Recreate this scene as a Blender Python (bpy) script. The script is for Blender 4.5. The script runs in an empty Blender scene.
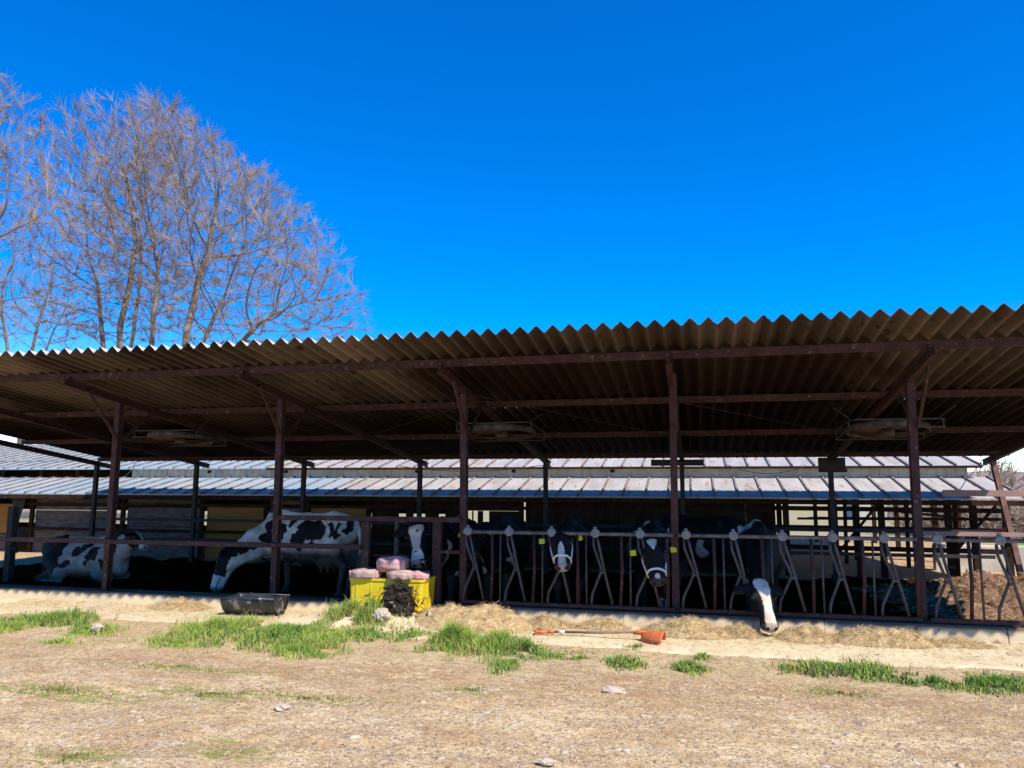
import bpy, math, random
import numpy as np
from mathutils import Vector, Matrix, noise

random.seed(7)
RNG = np.random.default_rng(11)
SC = bpy.context.scene
COL = SC.collection
R = math.radians

# ------------------------------------------------------------------ camera
cam_d = bpy.data.cameras.new('camera')
cam = bpy.data.objects.new('camera', cam_d)
COL.objects.link(cam)
F_PX = 757.0
cam_d.sensor_width = 36.0
cam_d.lens = 36.0 * F_PX / 1024.0
cam_d.clip_start = 0.05
cam_d.clip_end = 3000
CAM_H, PITCH, YAW, ROLL = 1.5369, 0.1371, 0.2382, 0.0033
fw = Vector((-math.sin(YAW) * math.cos(PITCH), math.cos(YAW) * math.cos(PITCH), math.sin(PITCH)))
rt = Vector((math.cos(YAW), math.sin(YAW), 0))
up = rt.cross(fw)
r2 = rt * math.cos(ROLL) + up * math.sin(ROLL)
u2 = up * math.cos(ROLL) - rt * math.sin(ROLL)
cam.matrix_world = Matrix(((r2.x, u2.x, -fw.x, 0), (r2.y, u2.y, -fw.y, 0), (r2.z, u2.z, -fw.z, CAM_H), (0, 0, 0, 1)))
SC.camera = cam

# ------------------------------------------------------------------ sun, sky, exposure
SUN_TO = Vector((1.36, -1.0, 2.09)).normalized()        # towards the sun
sun_d = bpy.data.lights.new('sun', 'SUN')
sun_d.energy = 4.9
sun_d.angle = R(0.53)
sun_d.color = (1.0, 0.955, 0.87)
sun = bpy.data.objects.new('sun', sun_d)
sun.rotation_euler = (-SUN_TO).to_track_quat('-Z', 'Y').to_euler()
COL.objects.link(sun)
world = bpy.data.worlds.new('World')
SC.world = world
world.use_nodes = True
wn = world.node_tree
for n_ in list(wn.nodes):
    wn.nodes.remove(n_)
w_out = wn.nodes.new('ShaderNodeOutputWorld')
w_bg = wn.nodes.new('ShaderNodeBackground')
w_sky = wn.nodes.new('ShaderNodeTexSky')
w_sky.sky_type = 'NISHITA'
w_sky.sun_disc = False
w_sky.sun_elevation = math.asin(SUN_TO.z)
w_sky.sun_rotation = math.atan2(SUN_TO.x, SUN_TO.y)
w_sky.air_density = 1.0
w_sky.dust_density = 0.0
w_sky.altitude = 1500
w_sky.ozone_density = 3.0
w_hsv = wn.nodes.new('ShaderNodeHueSaturation')
w_hsv.inputs['Hue'].default_value = 0.512
w_hsv.inputs['Saturation'].default_value = 1.55
w_hsv.inputs['Value'].default_value = 1.2
wn.links.new(w_sky.outputs[0], w_hsv.inputs['Color'])
wn.links.new(w_hsv.outputs[0], w_bg.inputs[0])
w_bg.inputs[1].default_value = 0.15
wn.links.new(w_bg.outputs[0], w_out.inputs[0])
SC.view_settings.view_transform = 'Standard'
SC.view_settings.look = 'None'
SC.view_settings.gamma = 1.0
SC.view_settings.exposure = 0.55
SC.view_settings.use_curve_mapping = False
SC.render.engine = 'CYCLES'
SC.cycles.max_bounces = 8
SC.cycles.diffuse_bounces = 5
SC.cycles.use_denoising = True

# ------------------------------------------------------------------ materials
def mat(name, c1, c2=None, scale=6.0, rough=0.85, c3=None, s3=40.0, t3=0.62, bump=0.0, bscale=60.0, metal=0.0, stretch=(1, 1, 1), spec=0.3, edge=(0.4, 0.62), attr=None):
    m = bpy.data.materials.new(name)
    m.use_nodes = True
    nt = m.node_tree
    b = nt.nodes['Principled BSDF']
    b.inputs['Roughness'].default_value = rough
    b.inputs['Metallic'].default_value = metal
    b.inputs['Specular IOR Level'].default_value = spec
    tc = nt.nodes.new('ShaderNodeTexCoord')
    mp = nt.nodes.new('ShaderNodeMapping')
    mp.inputs['Scale'].default_value = stretch
    nt.links.new(tc.outputs['Object'], mp.inputs['Vector'])

    def nz(s, detail=6.0, rg=0.6):
        n = nt.nodes.new('ShaderNodeTexNoise')
        n.inputs['Scale'].default_value = s
        n.inputs['Detail'].default_value = detail
        n.inputs['Roughness'].default_value = rg
        nt.links.new(mp.outputs[0], n.inputs['Vector'])
        return n.outputs['Fac']

    def ramp(fac, a, z):
        r = nt.nodes.new('ShaderNodeMapRange')
        r.inputs['From Min'].default_value = a
        r.inputs['From Max'].default_value = z
        nt.links.new(fac, r.inputs['Value'])
        return r.outputs[0]

    def mix(fac, a, z):
        x = nt.nodes.new('ShaderNodeMix')
        x.data_type = 'RGBA'
        nt.links.new(fac, x.inputs['Factor'])
        for s, v in ((x.inputs['A'], a), (x.inputs['B'], z)):
            if isinstance(v, tuple):
                s.default_value = (*v, 1)
            else:
                nt.links.new(v, s)
        return x.outputs['Result']
    if attr:
        a = nt.nodes.new('ShaderNodeAttribute')
        a.attribute_name = attr
        base = a.outputs['Color']
        if c2:
            mul = nt.nodes.new('ShaderNodeMix')
            mul.data_type = 'RGBA'
            mul.blend_type = 'MULTIPLY'
            mul.inputs['Factor'].default_value = 1.0
            nt.links.new(base, mul.inputs['A'])
            nt.links.new(mix(ramp(nz(scale), *edge), c1, c2), mul.inputs['B'])
            base = mul.outputs['Result']
    elif c2:
        base = mix(ramp(nz(scale), *edge), c1, c2)
    else:
        base = None
        b.inputs['Base Color'].default_value = (*c1, 1)
    if c3:
        base = mix(ramp(nz(s3), t3, t3 + 0.08), base if base else c1, c3)
    if base:
        nt.links.new(base, b.inputs['Base Color'])
    if bump:
        bp = nt.nodes.new('ShaderNodeBump')
        bp.inputs['Strength'].default_value = bump
        bp.inputs['Distance'].default_value = 0.02
        nt.links.new(nz(bscale), bp.inputs['Height'])
        nt.links.new(bp.outputs[0], b.inputs['Normal'])
    return m

M = {}
M['slate'] = mat('corrugated_slate', (0.180, 0.138, 0.112), (0.042, 0.029, 0.024), 0.42, 0.9, spec=0.05, c3=(0.075, 0.055, 0.03), s3=9, t3=0.58, edge=(0.40, 0.60), bump=0.3, bscale=50, stretch=(1, 0.35, 1))
M['rust'] = mat('rust_painted_steel', (0.036, 0.013, 0.011), (0.062, 0.026, 0.022), 7, 0.7, c3=(0.17, 0.12, 0.10), s3=22, t3=0.61, bump=0.25, bscale=90)
M['pinkrust'] = mat('faded_red_paint', (0.17, 0.075, 0.06), (0.24, 0.13, 0.10), 8, 0.75, c3=(0.10, 0.05, 0.04), s3=25, t3=0.6, bump=0.2)
M['darksteel'] = mat('dark_steel', (0.028, 0.022, 0.022), (0.05, 0.036, 0.032), 9, 0.75, bump=0.15)
M['galv'] = mat('worn_galvanised_steel', (0.095, 0.080, 0.076), (0.062, 0.044, 0.038), 14, 0.6, c3=(0.19, 0.17, 0.16), s3=45, t3=0.64, metal=0.2, bump=0.1)
M['disc'] = mat('pale_cast_disc', (0.26, 0.255, 0.25), (0.17, 0.16, 0.15), 40, 0.6, c3=(0.08, 0.06, 0.05), s3=60, t3=0.63)
M['fan'] = mat('dusty_fan_housing', (0.12, 0.105, 0.098), (0.055, 0.037, 0.031), 6, 0.7, bump=0.15)
M['fanred'] = mat('fan_blade_brown', (0.20, 0.11, 0.08), (0.10, 0.06, 0.05), 8, 0.7)
M['roofpale'] = mat('pale_metal_roof', (0.43, 0.385, 0.335), (0.34, 0.30, 0.26), 1.4, 0.6, c3=(0.34, 0.20, 0.12), s3=3, t3=0.57, stretch=(2.2, 0.5, 1), bump=0.1, bscale=8, spec=0.5)
M['roofblue'] = mat('blue_grey_metal_roof', (0.24, 0.33, 0.38), (0.34, 0.37, 0.37), 0.7, 0.5, c3=(0.46, 0.38, 0.31), s3=3, t3=0.6, bump=0.1, bscale=8, spec=0.5)
M['seam'] = mat('weathered_roof_batten', (0.16, 0.12, 0.10), (0.26, 0.21, 0.18), 5, 0.8)
M['cream'] = mat('cream_corrugated_sheet', (0.55, 0.50, 0.40), (0.42, 0.37, 0.29), 2.5, 0.8, c3=(0.2, 0.16, 0.12), s3=7, t3=0.66)
M['board'] = mat('grey_weathered_board', (0.15, 0.125, 0.11), (0.085, 0.068, 0.06), 4, 0.9, spec=0.05, c3=(0.06, 0.05, 0.045), s3=16, t3=0.62, stretch=(1, 1, 4))
M['ochre'] = mat('ochre_plywood', (0.32, 0.15, 0.025), (0.24, 0.105, 0.02), 3, 0.8, stretch=(0.4, 1, 4))
M['brownwood'] = mat('dark_brown_timber', (0.028, 0.014, 0.009), (0.048, 0.026, 0.016), 6, 0.9, spec=0.05, stretch=(1, 1, 0.3))
M['woodpale'] = mat('worn_handle_wood', (0.16, 0.10, 0.065), (0.26, 0.18, 0.12), 9, 0.8, stretch=(0.3, 2, 2))
M['plank'] = mat('pinkish_sawn_plank', (0.40, 0.25, 0.20), (0.30, 0.18, 0.14), 8, 0.85, stretch=(0.3, 2, 2))
M['concrete'] = mat('worn_concrete', (0.34, 0.31, 0.27), (0.24, 0.21, 0.18), 3.0, 0.9, c3=(0.16, 0.13, 0.11), s3=11, t3=0.63, bump=0.3, bscale=40)
M['kerb'] = mat('dusty_shaded_kerb_concrete', (0.62, 0.48, 0.29), (0.52, 0.40, 0.25), 2.0, 0.95, c3=(0.24, 0.18, 0.13), s3=9, t3=0.62, bump=0.3, bscale=40, spec=0.03)
M['pad'] = mat('feed_path_concrete', (0.62, 0.51, 0.33), (0.54, 0.42, 0.25), 2.2, 0.95, spec=0.05, c3=(0.46, 0.34, 0.18), s3=14, t3=0.60, bump=0.35, bscale=70)
M['hay'] = mat('chopped_hay', (0.52, 0.375, 0.19), (0.42, 0.275, 0.12), 9, 0.95, c3=(0.27, 0.16, 0.065), s3=45, t3=0.60, bump=0.8, bscale=90)
M['straw'] = mat('dry_straw', (0.50, 0.37, 0.20), (0.40, 0.28, 0.14), 3, 0.95, spec=0.03)
M['toprail'] = mat('worn_top_rail', (0.17, 0.15, 0.145), (0.10, 0.078, 0.07), 9, 0.6, c3=(0.26, 0.24, 0.23), s3=30, t3=0.62)
M['straw2'] = mat('bleached_straw', (0.50, 0.40, 0.28), (0.34, 0.25, 0.16), 5, 0.9)
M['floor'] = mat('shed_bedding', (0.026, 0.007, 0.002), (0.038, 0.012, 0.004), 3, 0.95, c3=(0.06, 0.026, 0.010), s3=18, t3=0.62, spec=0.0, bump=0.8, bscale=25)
M['manure'] = mat('manure_and_bedding', (0.20, 0.115, 0.07), (0.12, 0.07, 0.045), 4, 0.95, spec=0.0, c3=(0.32, 0.20, 0.12), s3=10, t3=0.58, bump=0.9, bscale=22)
M['grass'] = mat('green_grass', (0.17, 0.29, 0.03), (0.31, 0.38, 0.055), 2.6, 0.6, c3=(0.33, 0.30, 0.11), s3=14, t3=0.60)
M['moss'] = mat('dull_short_grass', (0.17, 0.19, 0.045), (0.26, 0.24, 0.07), 4, 0.8)
M['weed'] = mat('dark_green_weed', (0.06, 0.14, 0.035), (0.11, 0.20, 0.05), 3, 0.6)
M['stone'] = mat('pale_stone', (0.40, 0.30, 0.20), (0.50, 0.41, 0.31), 2.3, 0.95, c3=(0.25, 0.18, 0.12), s3=18, t3=0.62)
M['bark'] = mat('grey_brown_bark', (0.15, 0.105, 0.08), (0.28, 0.215, 0.17), 1.5, 0.95, c3=(0.07, 0.05, 0.045), s3=5, t3=0.58)
M['twig'] = mat('mauve_brown_twigs', (0.36, 0.27, 0.20), (0.26, 0.185, 0.14), 0.3, 0.9)
M['farwood'] = mat('bare_wood_hillside', (0.20, 0.145, 0.125), (0.28, 0.21, 0.175), 0.2, 0.95)
M['field'] = mat('field_grass', (0.12, 0.26, 0.04), (0.17, 0.29, 0.05), 0.1, 0.95)
M['yellow'] = mat('yellow_plastic', (0.74, 0.55, 0.015), (0.62, 0.44, 0.02), 4, 0.6, c3=(0.26, 0.17, 0.07), s3=10, t3=0.585, spec=0.3)
M['pink'] = mat('pink_mineral_lick', (0.46, 0.22, 0.215), (0.53, 0.31, 0.28), 9, 0.8, c3=(0.36, 0.19, 0.15), s3=18, t3=0.62, bump=0.4, bscale=30)
M['pinkpale'] = mat('pale_worn_mineral_lick', (0.47, 0.32, 0.27), (0.34, 0.22, 0.17), 11, 0.85, c3=(0.18, 0.12, 0.09), s3=22, t3=0.62, bump=0.5, bscale=30)
M['blackplastic'] = mat('black_rubber', (0.020, 0.021, 0.024), (0.04, 0.04, 0.042), 8, 0.42, c3=(0.26, 0.22, 0.17), s3=9, t3=0.58, spec=0.4, bump=0.15)
M['litter'] = mat('dark_wet_litter', (0.012, 0.009, 0.007), (0.042, 0.031, 0.023), 7, 0.85, c3=(0.20, 0.15, 0.10), s3=9, t3=0.585, spec=0.1, bump=0.6, bscale=45)
M['orange'] = mat('orange_plastic', (0.60, 0.15, 0.045), (0.48, 0.11, 0.035), 9, 0.6, c3=(0.5, 0.32, 0.2), s3=22, t3=0.60, spec=0.4)
M['whitepl'] = mat('white_webbing', (0.72, 0.70, 0.66), (0.6, 0.57, 0.52), 20, 0.7)
M['tagyel'] = mat('yellow_ear_tag', (0.80, 0.66, 0.03), None, rough=0.5)
M['eye'] = mat('cow_eye', (0.006, 0.005, 0.005), None, rough=0.12, spec=0.6)
M['coat'] = mat('cow_coat', (1, 1, 1), (0.72, 0.65, 0.57), 7, 0.62, attr='coat', bump=0.35, bscale=150, spec=0.12)
M['wire'] = mat('wire', (0.03, 0.03, 0.032), None, rough=0.6)
M['wirew'] = mat('pale_wire', (0.5, 0.5, 0.48), None, rough=0.5)
M['greybag'] = mat('dark_hanging_sheet', (0.06, 0.055, 0.055), (0.03, 0.028, 0.028), 4, 0.8)


def ridge_lines(m, x0, pitch):
    """paler tone on the low ridges of the corrugated sheets"""
    nt = m.node_tree
    b = nt.nodes['Principled BSDF']
    old = b.inputs['Base Color'].links[0].from_socket
    tc = nt.nodes.new('ShaderNodeTexCoord')
    sx = nt.nodes.new('ShaderNodeSeparateXYZ')
    nt.links.new(tc.outputs['Object'], sx.inputs[0])
    def mth(op, a, v):
        n = nt.nodes.new('ShaderNodeMath')
        n.operation = op
        nt.links.new(a, n.inputs[0])
        if isinstance(v, float):
            n.inputs[1].default_value = v
        else:
            nt.links.new(v, n.inputs[1])
        return n.outputs[0]
    ph = mth('MULTIPLY', mth('ADD', sx.outputs[0], x0), 2 * math.pi / pitch)
    c = nt.nodes.new('ShaderNodeMath')
    c.operation = 'COSINE'
    nt.links.new(ph, c.inputs[0])
    r = nt.nodes.new('ShaderNodeMapRange')
    nt.links.new(c.outputs[0], r.inputs['Value'])
    r.inputs['From Min'].default_value = -0.70
    r.inputs['From Max'].default_value = -0.95
    r.inputs['To Max'].default_value = 0.5
    x = nt.nodes.new('ShaderNodeMix')
    x.data_type = 'RGBA'
    x.blend_type = 'MIX'
    br = nt.nodes.new('ShaderNodeMix')
    br.data_type = 'RGBA'
    br.blend_type = 'ADD'
    br.inputs['Factor'].default_value = 1.0
    nt.links.new(old, br.inputs['A'])
    br.inputs['B'].default_value = (0.12, 0.092, 0.068, 1)
    nt.links.new(r.outputs[0], x.inputs['Factor'])
    nt.links.new(old, x.inputs['A'])
    nt.links.new(br.outputs['Result'], x.inputs['B'])
    # every sheet has its own tone
    fl = mth('FLOOR', mth('DIVIDE', mth('ADD', sx.outputs[0], x0), 0.72), 0.0)
    wn_ = nt.nodes.new('ShaderNodeTexWhiteNoise')
    wn_.noise_dimensions = '1D'
    nt.links.new(fl, wn_.inputs['W'])
    tn = nt.nodes.new('ShaderNodeMapRange')
    nt.links.new(wn_.outputs['Value'], tn.inputs['Value'])
    tn.inputs['To Min'].default_value = 0.55
    tn.inputs['To Max'].default_value = 1.1
    mm_ = nt.nodes.new('ShaderNodeMix')
    mm_.data_type = 'RGBA'
    mm_.blend_type = 'MULTIPLY'
    mm_.inputs['Factor'].default_value = 1.0
    nt.links.new(x.outputs['Result'], mm_.inputs['A'])
    nt.links.new(tn.outputs[0], mm_.inputs['B'])
    x = mm_
    # near-black over the middle of the pen, fainter at the front, darker to the rear
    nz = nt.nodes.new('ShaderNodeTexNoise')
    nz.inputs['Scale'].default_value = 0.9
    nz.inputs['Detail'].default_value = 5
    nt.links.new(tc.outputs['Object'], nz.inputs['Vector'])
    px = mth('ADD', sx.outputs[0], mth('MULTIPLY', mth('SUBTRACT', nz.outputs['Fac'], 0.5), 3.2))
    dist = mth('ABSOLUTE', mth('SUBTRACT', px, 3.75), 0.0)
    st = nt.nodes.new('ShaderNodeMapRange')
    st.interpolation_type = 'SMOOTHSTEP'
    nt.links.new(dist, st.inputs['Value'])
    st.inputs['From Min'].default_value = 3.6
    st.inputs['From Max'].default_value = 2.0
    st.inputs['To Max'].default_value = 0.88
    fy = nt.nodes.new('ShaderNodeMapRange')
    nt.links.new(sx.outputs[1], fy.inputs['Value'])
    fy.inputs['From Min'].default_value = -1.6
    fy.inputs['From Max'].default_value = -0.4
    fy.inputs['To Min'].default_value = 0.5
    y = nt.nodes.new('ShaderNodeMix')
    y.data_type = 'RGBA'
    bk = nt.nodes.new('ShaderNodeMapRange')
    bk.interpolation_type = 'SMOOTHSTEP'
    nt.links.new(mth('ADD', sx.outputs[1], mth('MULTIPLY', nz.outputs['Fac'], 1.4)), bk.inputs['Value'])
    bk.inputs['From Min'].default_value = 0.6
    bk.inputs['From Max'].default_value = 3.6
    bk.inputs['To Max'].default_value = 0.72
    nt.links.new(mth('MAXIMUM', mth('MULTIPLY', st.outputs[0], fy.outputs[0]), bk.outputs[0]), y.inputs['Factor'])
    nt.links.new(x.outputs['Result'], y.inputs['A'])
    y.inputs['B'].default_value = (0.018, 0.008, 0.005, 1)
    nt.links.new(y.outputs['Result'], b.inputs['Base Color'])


def ground_material():
    m = bpy.data.materials.new('bare_earth_yard')
    m.use_nodes = True
    nt = m.node_tree
    b = nt.nodes['Principled BSDF']
    b.inputs['Roughness'].default_value = 0.95
    b.inputs['Specular IOR Level'].default_value = 0.03
    tc = nt.nodes.new('ShaderNodeTexCoord')

    def nz(s, detail=8.0, rg=0.65, dist=0.0, stretch=None):
        n = nt.nodes.new('ShaderNodeTexNoise')
        n.inputs['Scale'].default_value = s
        n.inputs['Detail'].default_value = detail
        n.inputs['Roughness'].default_value = rg
        n.inputs['Distortion'].default_value = dist
        if stretch:
            mp = nt.nodes.new('ShaderNodeMapping')
            mp.inputs['Scale'].default_value = stretch
            mp.inputs['Rotation'].default_value = (0, 0, 0.25)
            nt.links.new(tc.outputs['Object'], mp.inputs['Vector'])
            nt.links.new(mp.outputs[0], n.inputs['Vector'])
        else:
            nt.links.new(tc.outputs['Object'], n.inputs['Vector'])
        return n.outputs['Fac']

    def rg(fac, a, z, o=1.0):
        r = nt.nodes.new('ShaderNodeMapRange')
        r.inputs['From Min'].default_value = a
        r.inputs['From Max'].default_value = z
        r.inputs['To Max'].default_value = o
        nt.links.new(fac, r.inputs['Value'])
        return r.outputs[0]

    def mix(fac, a, z):
        x = nt.nodes.new('ShaderNodeMix')
        x.data_type = 'RGBA'
        nt.links.new(fac, x.inputs['Factor'])
        for s, v in ((x.inputs['A'], a), (x.inputs['B'], z)):
            if isinstance(v, tuple):
                s.default_value = (*v, 1)
            else:
                nt.links.new(v, s)
        return x.outputs['Result']

    def mul(a, z):
        x = nt.nodes.new('ShaderNodeMath')
        x.operation = 'MULTIPLY'
        nt.links.new(a, x.inputs[0])
        nt.links.new(z, x.inputs[1])
        return x.outputs[0]
    c = mix(rg(nz(0.9), 0.36, 0.62), (0.54, 0.36, 0.17), (0.72, 0.53, 0.285))
    c = mix(rg(nz(2.3, dist=0.5), 0.52, 0.64, 0.8), c, (0.43, 0.27, 0.135))
    c = mix(rg(nz(1.9, dist=0.9, stretch=(0.7, 1.2, 1)), 0.56, 0.66, 0.6), c, (0.76, 0.62, 0.42))
    c = mix(rg(nz(5.0, stretch=(0.5, 1.3, 1)), 0.42, 0.62), c, (0.42, 0.265, 0.135))
    c = mix(rg(nz(5.0, dist=0.8, stretch=(0.6, 1.4, 1)), 0.58, 0.66, 0.7), c, (0.58, 0.475, 0.34))
    # loose pale stones pressed in the soil
    vor = nt.nodes.new('ShaderNodeTexVoronoi')
    vor.inputs['Scale'].default_value = 24
    vor.inputs['Randomness'].default_value = 1
    nt.links.new(tc.outputs['Object'], vor.inputs['Vector'])
    spot = rg(vor.outputs['Distance'], 0.34, 0.26)
    sel = rg(vor.outputs['Color'], 0.62, 0.66)
    c = mix(mul(spot, sel), c, (0.44, 0.35, 0.275))
    v2 = nt.nodes.new('ShaderNodeTexVoronoi')
    v2.inputs['Scale'].default_value = 115
    nt.links.new(tc.outputs['Object'], v2.inputs['Vector'])
    sv = nt.nodes.new('ShaderNodeSeparateColor')
    nt.links.new(v2.outputs['Color'], sv.inputs[0])
    gm = rg(nz(1.6), 0.36, 0.60)
    c = mix(mul(rg(sv.outputs[0], 0.66, 0.95, 0.75), gm), c, (0.82, 0.69, 0.47))
    c = mix(rg(sv.outputs[1], 0.68, 0.97, 0.80), c, (0.24, 0.14, 0.075))
    v3 = nt.nodes.new('ShaderNodeTexVoronoi')
    v3.inputs['Scale'].default_value = 42
    nt.links.new(tc.outputs['Object'], v3.inputs['Vector'])
    s3 = nt.nodes.new('ShaderNodeSeparateColor')
    nt.links.new(v3.outputs['Color'], s3.inputs[0])
    c = mix(mul(rg(s3.outputs[0], 0.74, 0.98, 0.7), gm), c, (0.72, 0.60, 0.44))
    c = mix(rg(s3.outputs[1], 0.76, 0.98, 0.7), c, (0.27, 0.165, 0.09))
    c = mix(rg(nz(38, 4), 0.57, 0.66, 0.8), c, (0.20, 0.115, 0.06))
    c = mix(rg(nz(55, 3, stretch=(0.5, 1.6, 1)), 0.62, 0.70, 0.9), c, (0.52, 0.42, 0.29))
    at = nt.nodes.new('ShaderNodeAttribute')
    at.attribute_name = 'zone'
    sp = nt.nodes.new('ShaderNodeSeparateColor')
    nt.links.new(at.outputs['Color'], sp.inputs[0])
    sy_ = nt.nodes.new('ShaderNodeSeparateXYZ')
    nt.links.new(tc.outputs['Object'], sy_.inputs[0])
    yw = nt.nodes.new('ShaderNodeMath')
    yw.operation = 'MULTIPLY_ADD'
    nt.links.new(nz(1.3), yw.inputs[0])
    yw.inputs[1].default_value = 2.2
    nt.links.new(sy_.outputs[1], yw.inputs[2])
    c = mix(mul(rg(yw.outputs[0], 6.9, 7.6), rg(nz(16, 6), 0.40, 0.58, 0.75)), c, (0.34, 0.20, 0.105))
    # dry thatch zone (R), moss zone (G), far field (B)
    c = mix(mul(sp.outputs[0], rg(nz(9), 0.35, 0.6)), c, (0.50, 0.385, 0.215))
    c = mix(mul(sp.outputs[1], rg(nz(11, stretch=(0.5, 1.2, 1)), 0.50, 0.60)), c, (0.23, 0.24, 0.06))
    fld = mix(rg(nz(0.08), 0.4, 0.6), (0.36, 0.29, 0.18), (0.30, 0.27, 0.14))
    c = mix(sp.outputs[2], c, fld)
    nt.links.new(c, b.inputs['Base Color'])
    bp = nt.nodes.new('ShaderNodeBump')
    bp.inputs['Strength'].default_value = 1.0
    bp.inputs['Distance'].default_value = 0.03
    ad = nt.nodes.new('ShaderNodeMath')
    ad.operation = 'ADD'
    nt.links.new(nz(14, 10, 0.7), ad.inputs[0])
    nt.links.new(mul(spot, sel), ad.inputs[1])
    nt.links.new(ad.outputs[0], bp.inputs['Height'])
    nt.links.new(bp.outputs[0], b.inputs['Normal'])
    return m


# ------------------------------------------------------------------ mesh helpers
class MB:
    def __init__(self):
        self.v, self.f = [], []

    def add(self, vs, fs):
        o = len(self.v)
        self.v += [tuple(v) for v in vs]
        self.f += [tuple(i + o for i in f) for f in fs]
        return self

    def box(self, x0, x1, y0, y1, z0, z1, bev=0.0, rot=None, at=None):
        if bev <= 0:
            vs = [(x, y, z) for x in (x0, x1) for y in (y0, y1) for z in (z0, z1)]
            fs = [(0, 1, 3, 2), (4, 6, 7, 5), (0, 4, 5, 1), (2, 3, 7, 6), (0, 2, 6, 4), (1, 5, 7, 3)]
        else:
            b = bev
            vs, fs = [], []
            # chamfered box: for every corner three vertices
            idx = {}
            for i, x in enumerate((x0, x1)):
                for j, y in enumerate((y0, y1)):
                    for k, z in enumerate((z0, z1)):
                        sx, sy, sz = (1, -1)[i], (1, -1)[j], (1, -1)[k]
                        idx[i, j, k] = len(vs)
                        vs += [(x, y + sy * b, z + sz * b), (x + sx * b, y, z + sz * b), (x + sx * b, y + sy * b, z)]
            g = lambda i, j, k, a: idx[i, j, k] + a
            for i in (0, 1):
                q = [g(i, 0, 0, 0), g(i, 1, 0, 0), g(i, 1, 1, 0), g(i, 0, 1, 0)]
                fs.append(q if i else q[::-1])
                q = [g(0, i, 0, 1), g(0, i, 1, 1), g(1, i, 1, 1), g(1, i, 0, 1)]
                fs.append(q if i else q[::-1])
                q = [g(0, 0, i, 2), g(1, 0, i, 2), g(1, 1, i, 2), g(0, 1, i, 2)]
                fs.append(q if i else q[::-1])
            for i in (0, 1):
                for j in (0, 1):
                    fs.append([g(i, j, 0, 0), g(i, j, 1, 0), g(i, j, 1, 1), g(i, j, 0, 1)])
                    fs.append([g(0, i, j, 1), g(1, i, j, 1), g(1, i, j, 2), g(0, i, j, 2)])
                    fs.append([g(i, 0, j, 0), g(i, 1, j, 0), g(i, 1, j, 2), g(i, 0, j, 2)])
                    for k in (0, 1):
                        fs.append([g(i, j, k, 0), g(i, j, k, 1), g(i, j, k, 2)])
        if rot is not None:
            vs = [rot @ Vector(v) for v in vs]
        if at is not None:
            vs = [Vector(v) + Vector(at) for v in vs]
        return self.add(vs, fs)

    def beam(self, a, b, w, h, upv=(0, 0, 1)):
        """square bar between two points, w sideways, h along upv"""
        a, b = Vector(a), Vector(b)
        d = (b - a).normalized()
        s = d.cross(Vector(upv)).normalized()
        u = s.cross(d).normalized()
        vs = []
        for p in (a, b):
            for i, j in ((-1, -1), (1, -1), (1, 1), (-1, 1)):
                vs.append(p + s * (i * w / 2) + u * (j * h / 2))
        return self.add(vs, [(0, 1, 2, 3), (7, 6, 5, 4), (0, 4, 5, 1), (1, 5, 6, 2), (2, 6, 7, 3), (3, 7, 4, 0)])

    def ibeam(self, a, b, w, h, t=0.008, upv=(0, 0, 1)):
        a, b = Vector(a), Vector(b)
        d = (b - a).normalized()
        s = d.cross(Vector(upv)).normalized()
        u = s.cross(d).normalized()
        self.beam(a + u * (h / 2 - t / 2), b + u * (h / 2 - t / 2), w, t, upv)
        self.beam(a - u * (h / 2 - t / 2), b - u * (h / 2 - t / 2), w, t, upv)
        self.beam(a, b, t, h - 2 * t - 0.001, upv)
        return self

    def tube(self, pts, r, n=8, cap=True):
        pts = [Vector(p) for p in pts]
        rs = r if isinstance(r, (list, tuple)) else [r] * len(pts)
        o = len(self.v)
        ref = None
        for i, p in enumerate(pts):
            d = (pts[min(i + 1, len(pts) - 1)] - pts[max(i - 1, 0)]).normalized()
            if ref is None:
                ref = d.orthogonal().normalized()
            else:
                ref = (ref - d * ref.dot(d))
                ref = ref.normalized() if ref.length > 1e-6 else d.orthogonal().normalized()
            s = d.cross(ref)
            for k in range(n):
                t = 2 * math.pi * k / n
                self.v.append(tuple(p + (ref * math.cos(t) + s * math.sin(t)) * rs[i]))
        for i in range(len(pts) - 1):
            for k in range(n):
                k2 = (k + 1) % n
                self.f.append((o + i * n + k, o + i * n + k2, o + (i + 1) * n + k2, o + (i + 1) * n + k))
        if cap:
            self.f.append(tuple(o + k for k in range(n))[::-1])
            self.f.append(tuple(o + (len(pts) - 1) * n + k for k in range(n)))
        return self

    def lathe(self, prof, n=24, at=(0, 0, 0), axis='Z', closed=False):
        o = len(self.v)
        at = Vector(at)
        for (r, z) in prof:
            for k in range(n):
                t = 2 * math.pi * k / n
                x, y = r * math.cos(t), r * math.sin(t)
                p = Vector((x, y, z)) if axis == 'Z' else Vector((x, z, y))
                self.v.append(tuple(p + at))
        m = len(prof)
        for i in range(m if closed else m - 1):
            i2 = (i + 1) % m
            for k in range(n):
                k2 = (k + 1) % n
                self.f.append((o + i * n + k, o + i * n + k2, o + i2 * n + k2, o + i2 * n + k))
        return self

    def build(self, name, m, parent=None, smooth=False):
        me = bpy.data.meshes.new(name)
        me.from_pydata(self.v, [], self.f)
        me.update()
        return link(name, me, m, parent, smooth)


def link(name, me, m, parent=None, smooth=False):
    me.materials.append(m)
    if smooth:
        me.polygons.foreach_set('use_smooth', [True] * len(me.polygons))
    o = bpy.data.objects.new(name, me)
    COL.objects.link(o)
    if parent:
        o.parent = parent
    return o


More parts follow.
